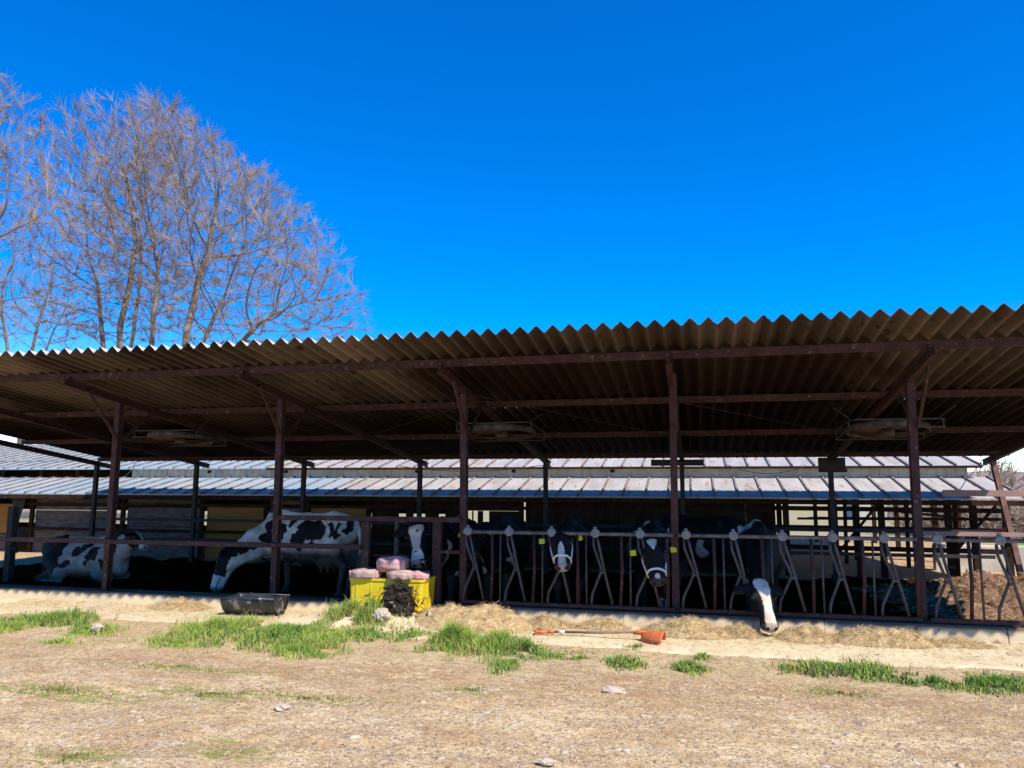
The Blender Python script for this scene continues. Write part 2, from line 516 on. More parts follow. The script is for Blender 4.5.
def np_mesh(name, V, F, m, parent=None, smooth=False):
    """V (n,3), F (m,k) -> object"""
    me = bpy.data.meshes.new(name)
    V = np.ascontiguousarray(V, dtype=np.float32)
    F = np.ascontiguousarray(F, dtype=np.int32)
    k = F.shape[1]
    me.vertices.add(len(V))
    me.vertices.foreach_set('co', V.ravel())
    me.loops.add(F.size)
    me.loops.foreach_set('vertex_index', F.ravel())
    me.polygons.add(len(F))
    me.polygons.foreach_set('loop_start', np.arange(0, F.size, k, dtype=np.int32))
    me.polygons.foreach_set('loop_total', np.full(len(F), k, dtype=np.int32))
    me.update(calc_edges=True)
    me.validate()
    return link(name, me, m, parent, smooth)


def set_color(o, attr, rgb):
    a = o.data.color_attributes.new(attr, 'FLOAT_COLOR', 'POINT')
    c = np.ones((len(rgb), 4), np.float32)
    c[:, :3] = rgb
    a.data.foreach_set('color', c.ravel())


def tag(o, label, cat, group=None, kind=None):
    o['label'] = label
    o['category'] = cat
    if group:
        o['group'] = group
    if kind:
        o['kind'] = kind
    return o


def struct(o):
    o['kind'] = 'structure'
    return o


def stuff(o, label=None, cat=None):
    o['kind'] = 'stuff'
    if label:
        o['label'] = label
    if cat:
        o['category'] = cat
    return o


def empty(name, loc=(0, 0, 0), rz=0.0):
    o = bpy.data.objects.new(name, None)
    o.empty_display_size = 0.2
    COL.objects.link(o)
    o.location = loc
    o.rotation_euler = (0, 0, rz)
    return o


def copy_tree(o, parent=None):
    c = o.copy()
    COL.objects.link(c)
    c.parent = parent
    for ch in list(o.children):
        copy_tree(ch, c)
    return c


def fbm(x, y, s, seed=0.0, o=4):
    return noise.fractal(Vector((x * s + seed, y * s - seed * 0.7, seed)), 1.0, 2.0, o)


def vnoise(P, s, seed=0.0):
    """numpy value noise for (n,3) points, 0..1"""
    Q = P * s + seed * 17.3 + 100.0
    I = np.floor(Q).astype(np.int64)
    f = Q - I
    f = f * f * (3 - 2 * f)

    def h(ix, iy, iz):
        n = (ix * 374761393 + iy * 668265263 + iz * 2147483647 + int(seed * 1000) * 1274126177) & 0xFFFFFFFF
        n = ((n ^ (n >> 13)) * 1274126177) & 0xFFFFFFFF
        return ((n ^ (n >> 16)) & 0xFFFF) / 65535.0
    r = 0
    for dx in (0, 1):
        for dy in (0, 1):
            for dz in (0, 1):
                w = (f[:, 0] if dx else 1 - f[:, 0]) * (f[:, 1] if dy else 1 - f[:, 1]) * (f[:, 2] if dz else 1 - f[:, 2])
                r = r + w * h(I[:, 0] + dx, I[:, 1] + dy, I[:, 2] + dz)
    return r


def vfbm(P, s, seed=0.0, o=3):
    return sum(vnoise(P, s * 2 ** i, seed + i) * 0.5 ** i for i in range(o)) / sum(0.5 ** i for i in range(o))


# ------------------------------------------------------------------ layout of the shed
BAY = 2.7
POST_X = [-8.37 + BAY * i for i in range(5)]         # front row
REAR_X = [-13.778 + BAY * i for i in range(8)]
YP, YREAR, YEAVE = 9.575, 15.18, 7.85
XL, XR = -13.70, 5.35
def roof_z(y): return 3.135 - 0.1316 * (y - 8.645)    # mean height of the slate sheet
Z_OUT = -0.10
Z_IN = -0.15

# ------------------------------------------------------------------ ground
def ground_h(x, y):
    near = max(0.0, min(1.0, (8.1 - y) / 0.9))
    z = Z_OUT
    if -30 < x < 30 and -5 < y < 9.0:
        z -= near * 0.022 * max(0.0, fbm(x * 0.55, y * 1.6, 1.9, 12.0, 2) - 0.12)
        z += near * 0.03 * (fbm(x, y, 0.5, 3.1, 3)) + 0.010 * fbm(x, y, 3.0, 1.7, 4) + 0.007 * fbm(x, y, 12.0, 5.2, 2)
    elif y < 60:
        z += 0.02 * fbm(x, y, 0.4, 3.1, 3)
    # bank of soil in front of the yellow tub
    d = ((x + 3.9) / 0.75) ** 2 + ((y - 8.95) / 0.36) ** 2
    z += 0.15 * math.exp(-d)
    if 8.5 < y < 16.5 and -14.1 < x < 7:
        z = Z_OUT - 0.03 + (0.12 * math.exp(-d) if y < 9.2 else 0) if y < 9.4 else Z_IN - 0.06
    return z


GRASS_PATCHES = [(-7.66, 7.91, 0.72, 0.39, 1, 0.16), (-7.74, 7.49, 0.23, 0.31, 1, 0.14), (-6.74, 7.5, 0.29, 0.3, 0.9, 0.12), (-6.57, 6.93, 0.31, 0.21, 0.35, 0.08),
    (-5.38, 7.94, 0.62, 0.62, 1, 0.17), (-4.65, 7.89, 0.69, 0.6, 1, 0.17), (-3.91, 7.73, 0.45, 0.6, 0.9, 0.15), (-3.9, 7.15, 0.38, 0.25, 0.9, 0.13), (-5.33, 7.18, 0.42, 0.26, 0.6, 0.1),
    (-4.02, 8.66, 0.38, 0.22, 2.2, 0.24), (-3.6, 8.13, 0.29, 0.34, 0.9, 0.14), (-3.13, 8.15, 0.24, 0.3, 0.4, 0.1), (-2.53, 7.84, 0.36, 0.5, 1.3, 0.2), (-2.11, 7.9, 0.3, 0.55, 1.2, 0.18),
    (-1.77, 7.09, 0.13, 0.35, 0.8, 0.12), (-1.74, 7.77, 0.27, 0.35, 0.9, 0.12), (-1.45, 7.63, 0.26, 0.28, 0.6, 0.09), (-1.15, 7.6, 0.16, 0.22, 0.5, 0.08), (-0.74, 7.49, 0.2, 0.21, 1, 0.1),
    (-0.13, 7.4, 0.22, 0.22, 0.9, 0.1), (-0.0, 7.9, 0.09, 0.12, 0.8, 0.09), (-0.65, 8.2, 0.15, 0.12, 0.3, 0.06), (1.13, 7.72, 0.45, 0.28, 1.2, 0.14), (1.55, 7.6, 0.4, 0.26, 1.2, 0.13),
    (1.88, 7.4, 0.28, 0.23, 1, 0.12), (2.42, 7.5, 0.39, 0.3, 1.3, 0.15), (3.1, 7.95, 0.16, 0.3, 1, 0.16), (2.95, 7.6, 0.3, 0.2, 1, 0.14)]
MOSS = [(-5.02, 5.33, 0.95, 0.24), (-3.82, 5.58, 0.75, 0.24), (-3.08, 5.67, 0.75, 0.16), (-3.79, 4.15, 0.5, 0.2), (-2.92, 4.51, 0.42, 0.2), (-1.84, 6.18, 0.3, 0.18), (1.09, 6.93, 0.5, 0.2), (-2.6, 3.9, 0.4, 0.2), (-4.6, 6.3, 1.2, 0.15)]


def build_ground():
    def axis(lo, hi, step, far):
        a = list(np.arange(lo, hi + 1e-6, step))
        s, x = step, hi
        R_, L_ = [], []
        while x < far:
            s *= 1.35
            x += s
            R_.append(x)
        s, x = step, lo
        while x > -far:
            s *= 1.35
            x -= s
            L_.append(x)
        return np.array(L_[::-1] + a + R_)
    xs = axis(-9.0, 5.0, 0.05, 900)
    ys = axis(3.0, 9.4, 0.04, 900)
    V = np.array([(x, y, ground_h(x, y)) for y in ys for x in xs])
    nx, ny = len(xs), len(ys)
    i = np.arange(nx - 1)[None, :] + nx * np.arange(ny - 1)[:, None]
    i = i.ravel()
    Fq = np.stack([i, i + 1, i + 1 + nx, i + nx], 1)
    o = np_mesh('ground', V, Fq, ground_material(), smooth=True)
    z = np.zeros((len(V), 3))
    for (cx, cy, rx, ry, d, h) in GRASS_PATCHES:
        q = ((V[:, 0] - cx) / (rx * 1.5 + 0.15)) ** 2 + ((V[:, 1] - cy) / (ry * 1.4 + 0.12)) ** 2
        z[:, 0] = np.maximum(z[:, 0], np.clip(1.5 - q, 0, 1) * min(1, d))
    band = np.clip((V[:, 1] - 6.9) / 0.9, 0, 1) * (V[:, 1] < 9.4)
    z[:, 0] = np.maximum(z[:, 0], band * 0.8)
    for (cx, cy, rx, ry) in MOSS:
        q = ((V[:, 0] - cx) / rx) ** 2 + ((V[:, 1] - cy) / ry) ** 2
        z[:, 1] = np.maximum(z[:, 1], np.clip(1.3 - q, 0, 1))
    z[:, 2] = np.clip((V[:, 1] - 24) / 6, 0, 1)
    set_color(o, 'zone', z)
    return struct(o)


build_ground()


def noise_sheet(name, x0, x1, y0, y1, step, hf, m, edge=None):
    """a slab sheet with a height function; edge(x) may move the front rim"""
    xs = np.arange(x0, x1 + step / 2, step)
    n = max(2, int((y1 - y0) / step))
    V = []
    for j in range(n + 1):
        for x in xs:
            f = y0 + (edge(x) if edge else 0)
            y = f + (y1 - f) * j / n
            V.append((x, y, hf(x, y)))
    nx = len(xs)
    i = (np.arange(nx - 1)[None, :] + nx * np.arange(n)[:, None]).ravel()
    Fq = np.stack([i, i + 1, i + 1 + nx, i + nx], 1)
    return np_mesh(name, np.array(V), Fq, m, smooth=True)


# feed path: strip of concrete strewn with feed meal, front rim ragged
def pad_edge(x):
    e = 0.10 * fbm(x, 0, 0.9, 8.0, 3) + 0.05 * fbm(x, 0, 5, 2.0, 2)
    if x < -5.6:
        e += 0.20
    return e


def pad_h(x, y):
    return (-0.088 + 0.006 * fbm(x, y, 2.0, 4.0, 3) - 0.05 * max(0, 1 - (y - 8.05 - pad_edge(x)) / 0.10) ** 2
                   + 0.19 * math.exp(-(((x + 3.9) / 0.75) ** 2 + ((y - 8.92) / 0.36) ** 2)))


struct(noise_sheet('feed_path', -16, 6.2, 8.05, 9.46, 0.06, pad_h, M['pad'], pad_edge))
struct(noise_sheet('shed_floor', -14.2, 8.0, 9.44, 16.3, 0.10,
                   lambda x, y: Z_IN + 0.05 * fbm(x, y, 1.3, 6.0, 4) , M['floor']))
# kerb under the headlock fence
k = MB()
for (a, b) in ((-16.2, -12.0), (-11.995, -8.9), (-8.895, -6.1), (-6.095, -3.2), (-3.195, -0.9), (-0.895, 1.35), (1.355, 3.18), (3.19, 5.4)):
    zt = 0.075 if a > -3.25 else 0.06
    n_ = int((b - a) / 0.07)
    o_ = len(k.v)
    for i in range(n_ + 1):
        x = a + (b - a) * i / n_
        w_ = 0.012 * fbm(x, 0, 4.0, 3.3, 3)
        c_ = 0.010 * abs(fbm(x, 5, 9.0, 1.3, 3))
        k.v += [(x, 9.72, -0.2), (x, 9.345 + w_, -0.2), (x, 9.405 + w_ * 0.6, zt - 0.02 - c_), (x, 9.425 + c_, zt), (x, 9.72, zt)]
    k.f += [(o_ + i * 5 + j, o_ + i * 5 + (j + 1) % 5, o_ + (i + 1) * 5 + (j + 1) % 5, o_ + (i + 1) * 5 + j) for i in range(n_) for j in range(5)]
    k.f += [tuple(o_ + j for j in range(5))[::-1], tuple(o_ + n_ * 5 + j for j in range(5))]
def kerb_dust_and_shade(m, upper):
    """grey concrete above, meal and dust caked on the foot of the kerb"""
    nt = m.node_tree
    b = nt.nodes['Principled BSDF']
    old = b.inputs['Base Color'].links[0].from_socket
    tc = nt.nodes.new('ShaderNodeTexCoord')
    sx = nt.nodes.new('ShaderNodeSeparateXYZ')
    nt.links.new(tc.outputs['Object'], sx.inputs[0])
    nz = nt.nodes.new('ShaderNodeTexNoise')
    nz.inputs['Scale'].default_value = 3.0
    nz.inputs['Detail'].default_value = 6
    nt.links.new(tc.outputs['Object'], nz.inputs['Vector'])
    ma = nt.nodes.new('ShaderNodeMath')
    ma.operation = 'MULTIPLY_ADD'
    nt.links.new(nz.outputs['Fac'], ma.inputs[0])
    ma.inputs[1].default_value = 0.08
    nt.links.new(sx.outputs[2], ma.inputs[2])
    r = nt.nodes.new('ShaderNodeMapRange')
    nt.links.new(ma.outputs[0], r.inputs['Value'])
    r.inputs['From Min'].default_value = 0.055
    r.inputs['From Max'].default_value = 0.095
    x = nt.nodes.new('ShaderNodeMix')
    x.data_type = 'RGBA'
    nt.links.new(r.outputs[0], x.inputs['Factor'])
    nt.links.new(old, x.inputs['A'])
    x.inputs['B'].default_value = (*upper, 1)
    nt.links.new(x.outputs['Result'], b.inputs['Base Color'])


kerb_dust_and_shade(M['kerb'], (0.14, 0.10, 0.072))  # eave shadow deepened by a darker colour above the dusty foot
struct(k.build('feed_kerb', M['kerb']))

# hills and field far off to the right
def hill(name, cx, cy, rx, ry, h, m, seed):
    V, n1, n2 = [], 60, 24
    for j in range(n2 + 1):
        for i in range(n1 + 1):
            x, y = -1 + 2 * i / n1, -1 + 2 * j / n2
            e = max(0, 1 - x * x) * max(0, 1 - y * y)
            z = h * e * (1 + 0.35 * fbm(x * rx, y * ry, 0.05, seed, 4)) - 0.4
            V.append((cx + x * rx, cy + y * ry, z))
    i = (np.arange(n1)[None, :] + (n1 + 1) * np.arange(n2)[:, None]).ravel()
    return struct(np_mesh(name, np.array(V), np.stack([i, i + 1, i + n1 + 2, i + n1 + 1], 1), m, smooth=True))


hill('hill', 70, 150, 110, 40, 5.0, M['farwood'], 2.0)
hill('hill', -160, 170, 120, 40, 4.5, M['farwood'], 5.0)
f_ = MB().add([(8.5, 21.5, -0.02), (30, 23.5, -0.02), (34, 27.5, -0.02), (9.0, 26.5, -0.02)], [(0, 1, 2, 3)])
struct(f_.build('field', M['field']))

# ------------------------------------------------------------------ the cattle shed
shed = tag(empty('cattle_shed', (-4.3, 9.6, 0)), 'open fronted cattle shed with corrugated slate roof on rusty red steel posts', 'shed')
def P(b, name, m, smooth=False):
    """part of the shed: world coordinates into the shed's frame"""
    ox, oy, oz = shed.location
    b.v = [(x - ox, y - oy, z - oz) for x, y, z in b.v]
    return b.build(name, m, shed, smooth)


def corrugated(x0, x1, y0, y1, zf, pitch, amp, thick, ysteps, per=10, seed=1):
    n = int((x1 - x0) / pitch * per)
    xs = np.linspace(x0, x1, n + 1)
    ph = (xs - x0) / pitch * 2 * math.pi
    w = np.arcsin(0.975 * np.cos(ph)) / np.arcsin(0.975) * amp
    ys = np.linspace(y0, y1, ysteps + 1)
    nx = n + 1
    rg_ = np.random.default_rng(seed)
    sh_ = np.floor((xs - x0) / 0.72).astype(int)
    jy, jz = rg_.normal(0, 0.013, sh_.max() + 1)[sh_], rg_.normal(0, 0.0035, sh_.max() + 1)[sh_]
    chip = np.where(rg_.random(len(xs)) < 0.05, rg_.uniform(0.01, 0.035, len(xs)), 0)
    fr = lambda y: max(0.0, 1 - (y - y0) / 0.6)
    top = np.array([(x, y + (a_ + c_) * fr(y), zf(y) + dz + b_ + thick / 2) for y in ys for x, dz, a_, b_, c_ in zip(xs, w, jy, jz, chip)])
    bot = top - np.array([0, 0, thick])
    V = np.concatenate([top, bot])
    N = len(top)
    i = (np.arange(n)[None, :] + nx * np.arange(ysteps)[:, None]).ravel()
    F = [np.stack([i, i + 1, i + 1 + nx, i + nx], 1), np.stack([i + N, i + nx + N, i + 1 + nx + N, i + 1 + N], 1)]
    global N_TOP
    N_TOP = len(i)
    a = np.arange(n)
    F.append(np.stack([a, a + N, a + 1 + N, a + 1], 1))
    a = a + nx * ysteps
    F.append(np.stack([a, a + 1, a + 1 + N, a + N], 1))
    a = np.arange(ysteps) * nx
    F.append(np.stack([a, a + nx, a + nx + N, a + N], 1))
    a = a + nx - 1
    F.append(np.stack([a, a + N, a + nx + N, a + nx], 1))
    return V, np.concatenate(F)


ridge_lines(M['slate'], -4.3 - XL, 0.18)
# two courses of slate, the upper lapping over the lower
off = np.array(shed.location)
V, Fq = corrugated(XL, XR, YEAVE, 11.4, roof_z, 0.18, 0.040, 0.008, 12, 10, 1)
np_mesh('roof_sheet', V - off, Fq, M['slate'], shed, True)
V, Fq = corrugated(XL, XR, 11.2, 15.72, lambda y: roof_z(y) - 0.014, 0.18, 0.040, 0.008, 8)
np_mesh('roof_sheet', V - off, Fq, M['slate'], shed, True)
M['slatetop'] = mat('sun_bleached_slate', (0.55, 0.52, 0.49), (0.42, 0.39, 0.36), 3, 0.9, c3=(0.25, 0.22, 0.19), s3=12, t3=0.62)
for o in list(shed.children):
    if o.name.startswith('roof_sheet'):
        o.data.materials.append(M['slatetop'])
        mi = np.zeros(len(o.data.polygons), np.int32)
        mi[:N_TOP] = 1
        o.data.polygons.foreach_set('material_index', mi)
        md = o.modifiers.new('edges', 'EDGE_SPLIT')
        md.split_angle = R(50)

PUR_H = 0.09
def pur_z(y): return roof_z(y) - 0.036 - 0.010
for y in (8.645, 10.75, 13.05, YREAR):
    z = pur_z(y) - PUR_H / 2
    P(MB().beam((XL - 0.05, y, z), (XR + 0.05, y, z), 0.05, PUR_H), 'purlin', M['rust'])
# rafters on every bay, also the two gable beams
ALL_X = [-13.78, -11.07] + POST_X + [5.12]
for x in ALL_X:
    a, b = 8.52, 15.62
    dz = 0.036 + 0.010 + PUR_H + 0.052
    w = 0.07
    P(MB().ibeam((x, a, roof_z(a) - dz), (x, b, roof_z(b) - dz), w, 0.10, 0.010), 'rafter', M['rust'])
RAF = 0.036 + 0.010 + PUR_H + 0.104
# front posts
for i, x in enumerate(POST_X):
    b = MB()
    zt = roof_z(YP) - RAF
    lean = (0.0, -0.015, -0.02, 0.02, 0.03)[i]
    b.ibeam((x - lean, YP, -0.12), (x + lean * 0.4, YP, zt), 0.085, 0.10, 0.009, (0, 1, 0))
    b.box(x - lean - 0.08, x - lean + 0.08, YP - 0.09, YP + 0.09, -0.125, 0.082)
    pst = P(b, 'post', M['rust'])
    for s in (-1, 1):
        bb = MB()
        ya = YP + s * 0.66
        bb.beam((x + 0.045, YP + s * 0.07, zt - 0.52), (x + 0.045, ya, roof_z(ya) - RAF + 0.02), 0.02, 0.045, (0, 0, 1))
        bb.beam((x + 0.065, YP + s * 0.07, zt - 0.52), (x + 0.065, ya, roof_z(ya) - RAF + 0.02), 0.012, 0.012, (0, 0, 1))
        P(bb, 'knee_brace', M['rust']).parent = pst
    g = MB()
    g.box(x - 0.03, x + 0.0, 8.585, 8.615, roof_z(8.6) - 0.16, roof_z(8.6) - 0.09, 0.004)
    P(g, 'purlin_cleat', M['galv'])
# rear posts
for i, x in enumerate(REAR_X[:-1]):
    b = MB().ibeam((x, YREAR, -0.25), (x, YREAR, roof_z(YREAR) - 0.14), 0.085, 0.085, 0.009, (0, 1, 0))
    P(b, 'post', M['darksteel'])
b = MB().ibeam((5.42, 14.95, -0.45), (5.12, YREAR, roof_z(YREAR) - 0.14), 0.085, 0.10, 0.010, (0, 1, 0))
b.box(5.32, 5.54, 14.8, 15.12, -0.45, -0.28)
P(b, 'post', M['pinkrust'])
# long bracing wires under the sheet
for (a, b_) in (((-2.9, 10.0), (-0.4, 12.9)), ((-0.2, 10.6), (2.3, 12.9)), ((-8.2, 10.2), (-5.9, 12.7)), ((-5.5, 12.4), (-3.2, 10.4))):
    P(MB().tube([(a[0], a[1], roof_z(a[1]) - 0.16), (b_[0], b_[1], roof_z(b_[1]) - 0.17)], 0.006, 5), 'brace_rod', M['darksteel'])

# dark boards hung under the rear eave
for (x0, x1, z0, z1, lab) in ((2.19, 2.66, 1.85, 2.12, 'dark rusty square board hung under the rear eave, larger one near the right end'),
                              (-0.86, 0.14, 1.98, 2.10, 'long dark board hung under the rear eave behind the middle post')):
    b = MB().box(x0, x1, 15.02, 15.05, z0, z1, 0.004)
    b.beam((x0, 15.01, z0 + 0.012), (x1, 15.01, z0 + 0.012), 0.012, 0.02)
    b.beam((x0, 15.01, z1 - 0.012), (x1, 15.01, z1 - 0.012), 0.012, 0.02)
    for q in (x0 + 0.05, x1 - 0.05):
        b.tube([(q, 15.035, z1), (q, 15.1, roof_z(15.1) - 0.1)], 0.006, 5)
    tag(b.build('hanging_board', M['darksteel']), lab, 'board')

# ------------------------------------------------------------------ ventilation fans
def make_fan(loc, rz, tilt, label):
    t = tag(empty('ventilation_fan', loc, rz), label, 'fan', 'ventilation fans under the shed roof')
    r, h = 0.53, 0.045
    b = MB().lathe([(r, -h), (r + 0.02, -h), (r + 0.012, 0), (r + 0.02, h), (r, h), (r - 0.012, 0)], 40, closed=True)
    ring = b.build('housing', M['fan'], t, True)
    ring.rotation_euler = (R(tilt), 0, 0)
    fr = MB()
    q = 0.60
    for z in (-0.055, 0.055):
        fr.tube([(-q, -0.5, z), (-q + 0.05, -0.56, z), (q - 0.05, -0.56, z), (q, -0.5, z), (q, 0.5, z), (q - 0.05, 0.56, z), (-q + 0.05, 0.56, z), (-q, 0.5, z), (-q, -0.5, z)], 0.011, 6)
    for x in (-q, q):
        for y in (-0.45, 0.45):
            fr.tube([(x, y, -0.055), (x, y, 0.055)], 0.011, 6)
    f = fr.build('frame', M['galv'], t)
    f.rotation_euler = (R(tilt), 0, 0)
    mo = MB().lathe([(0.0, -0.09), (0.085, -0.09), (0.10, -0.06), (0.10, 0.06), (0.07, 0.09), (0.0, 0.09)], 18)
    for a in range(3):
        c, s = math.cos(a * 2.094 + 0.4), math.sin(a * 2.094 + 0.4)
        mo.tube([(0.09 * c, 0.09 * s, 0.05), (0.54 * c, 0.54 * s, 0.05)], 0.012, 6)
    mm = mo.build('motor', M['fan'], t, False)
    mm.rotation_euler = (R(tilt), 0, 0)
    for a in range(4):
        b = MB()
        n = 8
        vs, fs = [], []
        for i in range(n + 1):
            rr = 0.08 + 0.44 * i / n
            w = 0.07 + 0.09 * math.sin(math.pi * min(1, i / n * 0.9 + 0.1))
            tw = R(32 - 16 * i / n)
            for s in (-1, 1):
                for th in (-0.003, 0.003):
                    vs.append((rr, s * w * math.cos(tw), s * w * math.sin(tw) * 0.6 - 0.02 + th))
        for i in range(n):
            o = i * 4
            fs += [(o, o + 2, o + 6, o + 4), (o + 1, o + 5, o + 7, o + 3), (o, o + 4, o + 5, o + 1), (o + 2, o + 3, o + 7, o + 6)]
        rot = Matrix.Rotation(a * math.pi / 2 + 0.3, 3, 'Z')
        b.add([rot @ Vector(v) for v in vs], fs + [(0, 1, 3, 2), (n * 4, n * 4 + 2, n * 4 + 3, n * 4 + 1)])
        bl = b.build('blade', M['fanred'], mm, True)
    for x in (-0.58, 0.58):
        for y in (-0.4, 0.42):
            yy = loc[1] + y
            zt = roof_z(yy) - 0.10 - loc[2]
            x2 = x * 1.35 if y < 0 else x * 1.05
            z0 = 0.10 * (1 if x * 0 == 0 else 0) + math.sin(R(tilt)) * y
            MB().tube([(x, y * math.cos(R(tilt)), z0), (x2, y, zt)], 0.006, 5).build('hanger_rod', M['galv'], t)
    return t


make_fan((-8.93, 11.75, 2.40), 0.05, -5, 'dusty round ceiling fan in frame near the left end of the shed')
make_fan((-3.02, 11.75, 2.43), -0.03, -5, 'dusty round ceiling fan partly behind the post left of the headlock fence')
make_fan((2.66, 11.75, 2.385), 0.02, -5, 'dusty round ceiling fan at the right, beside the rightmost front post')

# ------------------------------------------------------------------ headlock feed fence: one panel per bay
ZT, ZB, YF = 0.985, 0.115, 9.48
def tube_part(pts, r, name, m, parent, n=8):
    return MB().tube(pts, r, n).build(name, m, parent, True)


def make_panel(x0, x1, locks, label, extra=False):
    t = tag(empty('headlock_panel', (x0, YF, 0)), label, 'feed fence', 'headlock feed fence panels')
    L = x1 - x0
    tube_part([(0, 0, ZT), (L, 0, ZT)], 0.023, 'top_rail', M['toprail'], t)
    MB().box(0.0, L, -0.025, 0.025, ZB - 0.022, ZB + 0.022, 0.004).build('bottom_rail', M['rust'], t)
    for j, lx in enumerate(locks):
        x = lx - x0
        jit = random.uniform(-0.022, 0.022)
        if not (extra and j == len(locks) - 1):
            d = MB().lathe([(0.0, -0.034), (0.044, -0.034), (0.054, -0.026), (0.054, 0.022), (0.044, 0.030), (0.0, 0.030)], 20, (x, -0.022, ZT + 0.01), 'Y')
            for q in range(5):
                a = q * 1.257 + 0.3
                d.lathe([(0.0, -0.046), (0.008, -0.044), (0.010, -0.034)], 8, (x + 0.03 * math.cos(a), -0.022, ZT + 0.01 + 0.03 * math.sin(a)), 'Y')
            d.box(x - 0.02, x + 0.016, -0.04, 0.0, ZT + 0.062, ZT + 0.085, 0.004)
            dd = d.build('lock_disc', M['disc'], t)
        tube_part([(x - 0.030, 0.004, ZT - 0.04), (x - 0.022, 0.004, ZT - 0.16), (x + 0.085 + jit, 0.004, ZT - 0.42), (x + 0.075 + jit, 0.004, ZT - 0.47), (x - 0.045, 0.004, ZT - 0.72), (x - 0.058, 0.004, ZT - 0.80), (x - 0.058, 0.004, ZB + 0.02)], 0.017, 'locking_bar', M['galv'], t)
        lb = tube_part([(x + 0.020, -0.006, ZT - 0.04), (x + 0.040, -0.006, ZT - 0.13), (x + 0.125 + jit, -0.006, ZT - 0.45), (x + 0.215 + jit, -0.006, ZB + 0.035)], 0.017, 'locking_bar', M['galv'], t)
        MB().box(x + 0.070 + jit, x + 0.135 + jit, -0.024, 0.018, ZT - 0.475, ZT - 0.445, 0.003).build('hinge_plate', M['galv'], lb)
        bx = x + 0.315
        if bx < L:
            tube_part([(bx, 0, ZT), (bx + 0.006, 0, ZT - 0.45), (bx - 0.004 + jit, 0, ZB)], 0.020, 'upright_bar', M['rust'], t)
        bx = x + 0.425
        if bx < L:
            tube_part([(bx, 0.002, ZT), (bx + jit * 0.5, 0.002, ZB)], 0.012, 'upright_bar', M['galv'], t, 6)
    return t


LX = [-2.87 + 0.545 * i for i in range(12)]
make_panel(-2.95, -0.30, LX[0:5], 'grey headlock feed fence panel between the post beside the yellow tub and the middle post')
make_panel(-0.24, 2.38, LX[5:10], 'grey headlock feed fence panel where a white faced cow reaches down to the feed')
make_panel(2.46, 5.45, [2.58, 3.20, 3.86, 4.5], 'grey headlock feed fence panel at the far right in front of the manure heap')

# ------------------------------------------------------------------ left hand rails
rail = tag(empty('cattle_rail', (-11, 9.5, 0)), 'dark red steel rail barrier across the open front left of the yellow tub', 'railing')
def RP(b, name, m=None):
    b.v = [(x + 11, y - 9.5, z) for x, y, z in b.v]
    return b.build(name, m or M['rust'], rail)


RP(MB().box(-16.2, -4.36, 9.47, 9.52, 0.725, 0.790, 0.004), 'lower_rail')
RP(MB().box(-5.66, -2.98, 9.47, 9.52, 1.10, 1.165, 0.004), 'upper_rail')
RP(MB().box(-3.27, -2.98, 9.475, 9.525, 0.70, 0.745, 0.004), 'short_rail')
RP(MB().box(-4.375, -4.265, 9.525, 9.60, -0.13, 1.10, 0.006), 'rail_post')
RP(MB().box(-3.375, -3.26, 9.525, 9.61, -0.13, 1.14, 0.006), 'rail_post')
RP(MB().box(-2.985, -2.915, 9.53, 9.60, -0.13, 0.86, 0.006), 'rail_post')
RP(MB().tube([(-4.02, 9.9, -0.12), (-4.02, 9.9, 1.12)], 0.036, 10), 'rail_post', M['galv'])
RP(MB().tube([(-4.36, 9.9, 0.62), (-3.3, 9.9, 0.62)], 0.018, 8), 'inner_rail', M['darksteel'])
# gate post at the left end
gp = MB().beam((-12.05, 11.4, -0.2), (-12.07, 11.4, 1.18), 0.12, 0.12, (0, 1, 0))
gp.box(-12.00, -11.93, 11.36, 11.42, 0.42, 0.47)
gp.box(-11.93, -11.90, 11.37, 11.41, 0.36, 0.46)
tag(gp.build('gate_post', M['darksteel']), 'short dark gate post with a latch at the left end, beside the lying cow', 'post')
# rear rails of the pen
rr = tag(empty('rear_rail', (-4, 15.0, 0)), 'dark steel rail barrier along the rear row of shed posts', 'railing')
for z in (0.35, 0.78):
    MB().box(-9.6, 9.0, 0.03, 0.08, z, z + 0.06).build('rail', M['darksteel'], rr)

# ------------------------------------------------------------------ neighbouring barn behind
barn = tag(empty('neighbouring_barn', (-9, 17, 0)), 'low long barn behind the shed with pale metal roofs and a cream clerestory', 'barn')
bo = Vector(barn.location)
def BP(b, name, m, smooth=False):
    b.v = [tuple(Vector(v) - bo) for v in b.v]
    return b.build(name, m, barn, smooth)


EX0, EX1 = -34.0, 5.75
YE, ZE = 15.50, 1.385            # lower eave
YC, ZC = 17.35, 1.80            # foot of the clerestory
ZU = 2.03                       # upper eave height
def slab(x0, x1, y0, z0, y1, z1, th, rib, m, name):
    b = MB()
    b.add([(x0, y0, z0), (x1, y0, z0), (x1, y1, z1), (x0, y1, z1), (x0, y0, z0 - th), (x1, y0, z0 - th), (x1, y1, z1 - th), (x0, y1, z1 - th)],
          [(0, 1, 2, 3), (7, 6, 5, 4), (4, 5, 1, 0), (5, 6, 2, 1), (6, 7, 3, 2), (7, 4, 0, 3)])
    n = int((x1 - x0) / rib)
    for i in range(n + 1):
        x = x1 - 0.02 - i * rib
        b.beam((x, y0 - 0.01, z0 + 0.010), (x, y1 - 0.004, z1 + 0.010), 0.035, 0.05)
    o = BP(b, name, m)
    o.data.materials.append(M['seam'])
    mi = np.ones(len(o.data.polygons), np.int32)
    mi[:6] = 0
    o.data.polygons.foreach_set('material_index', mi)
    return o


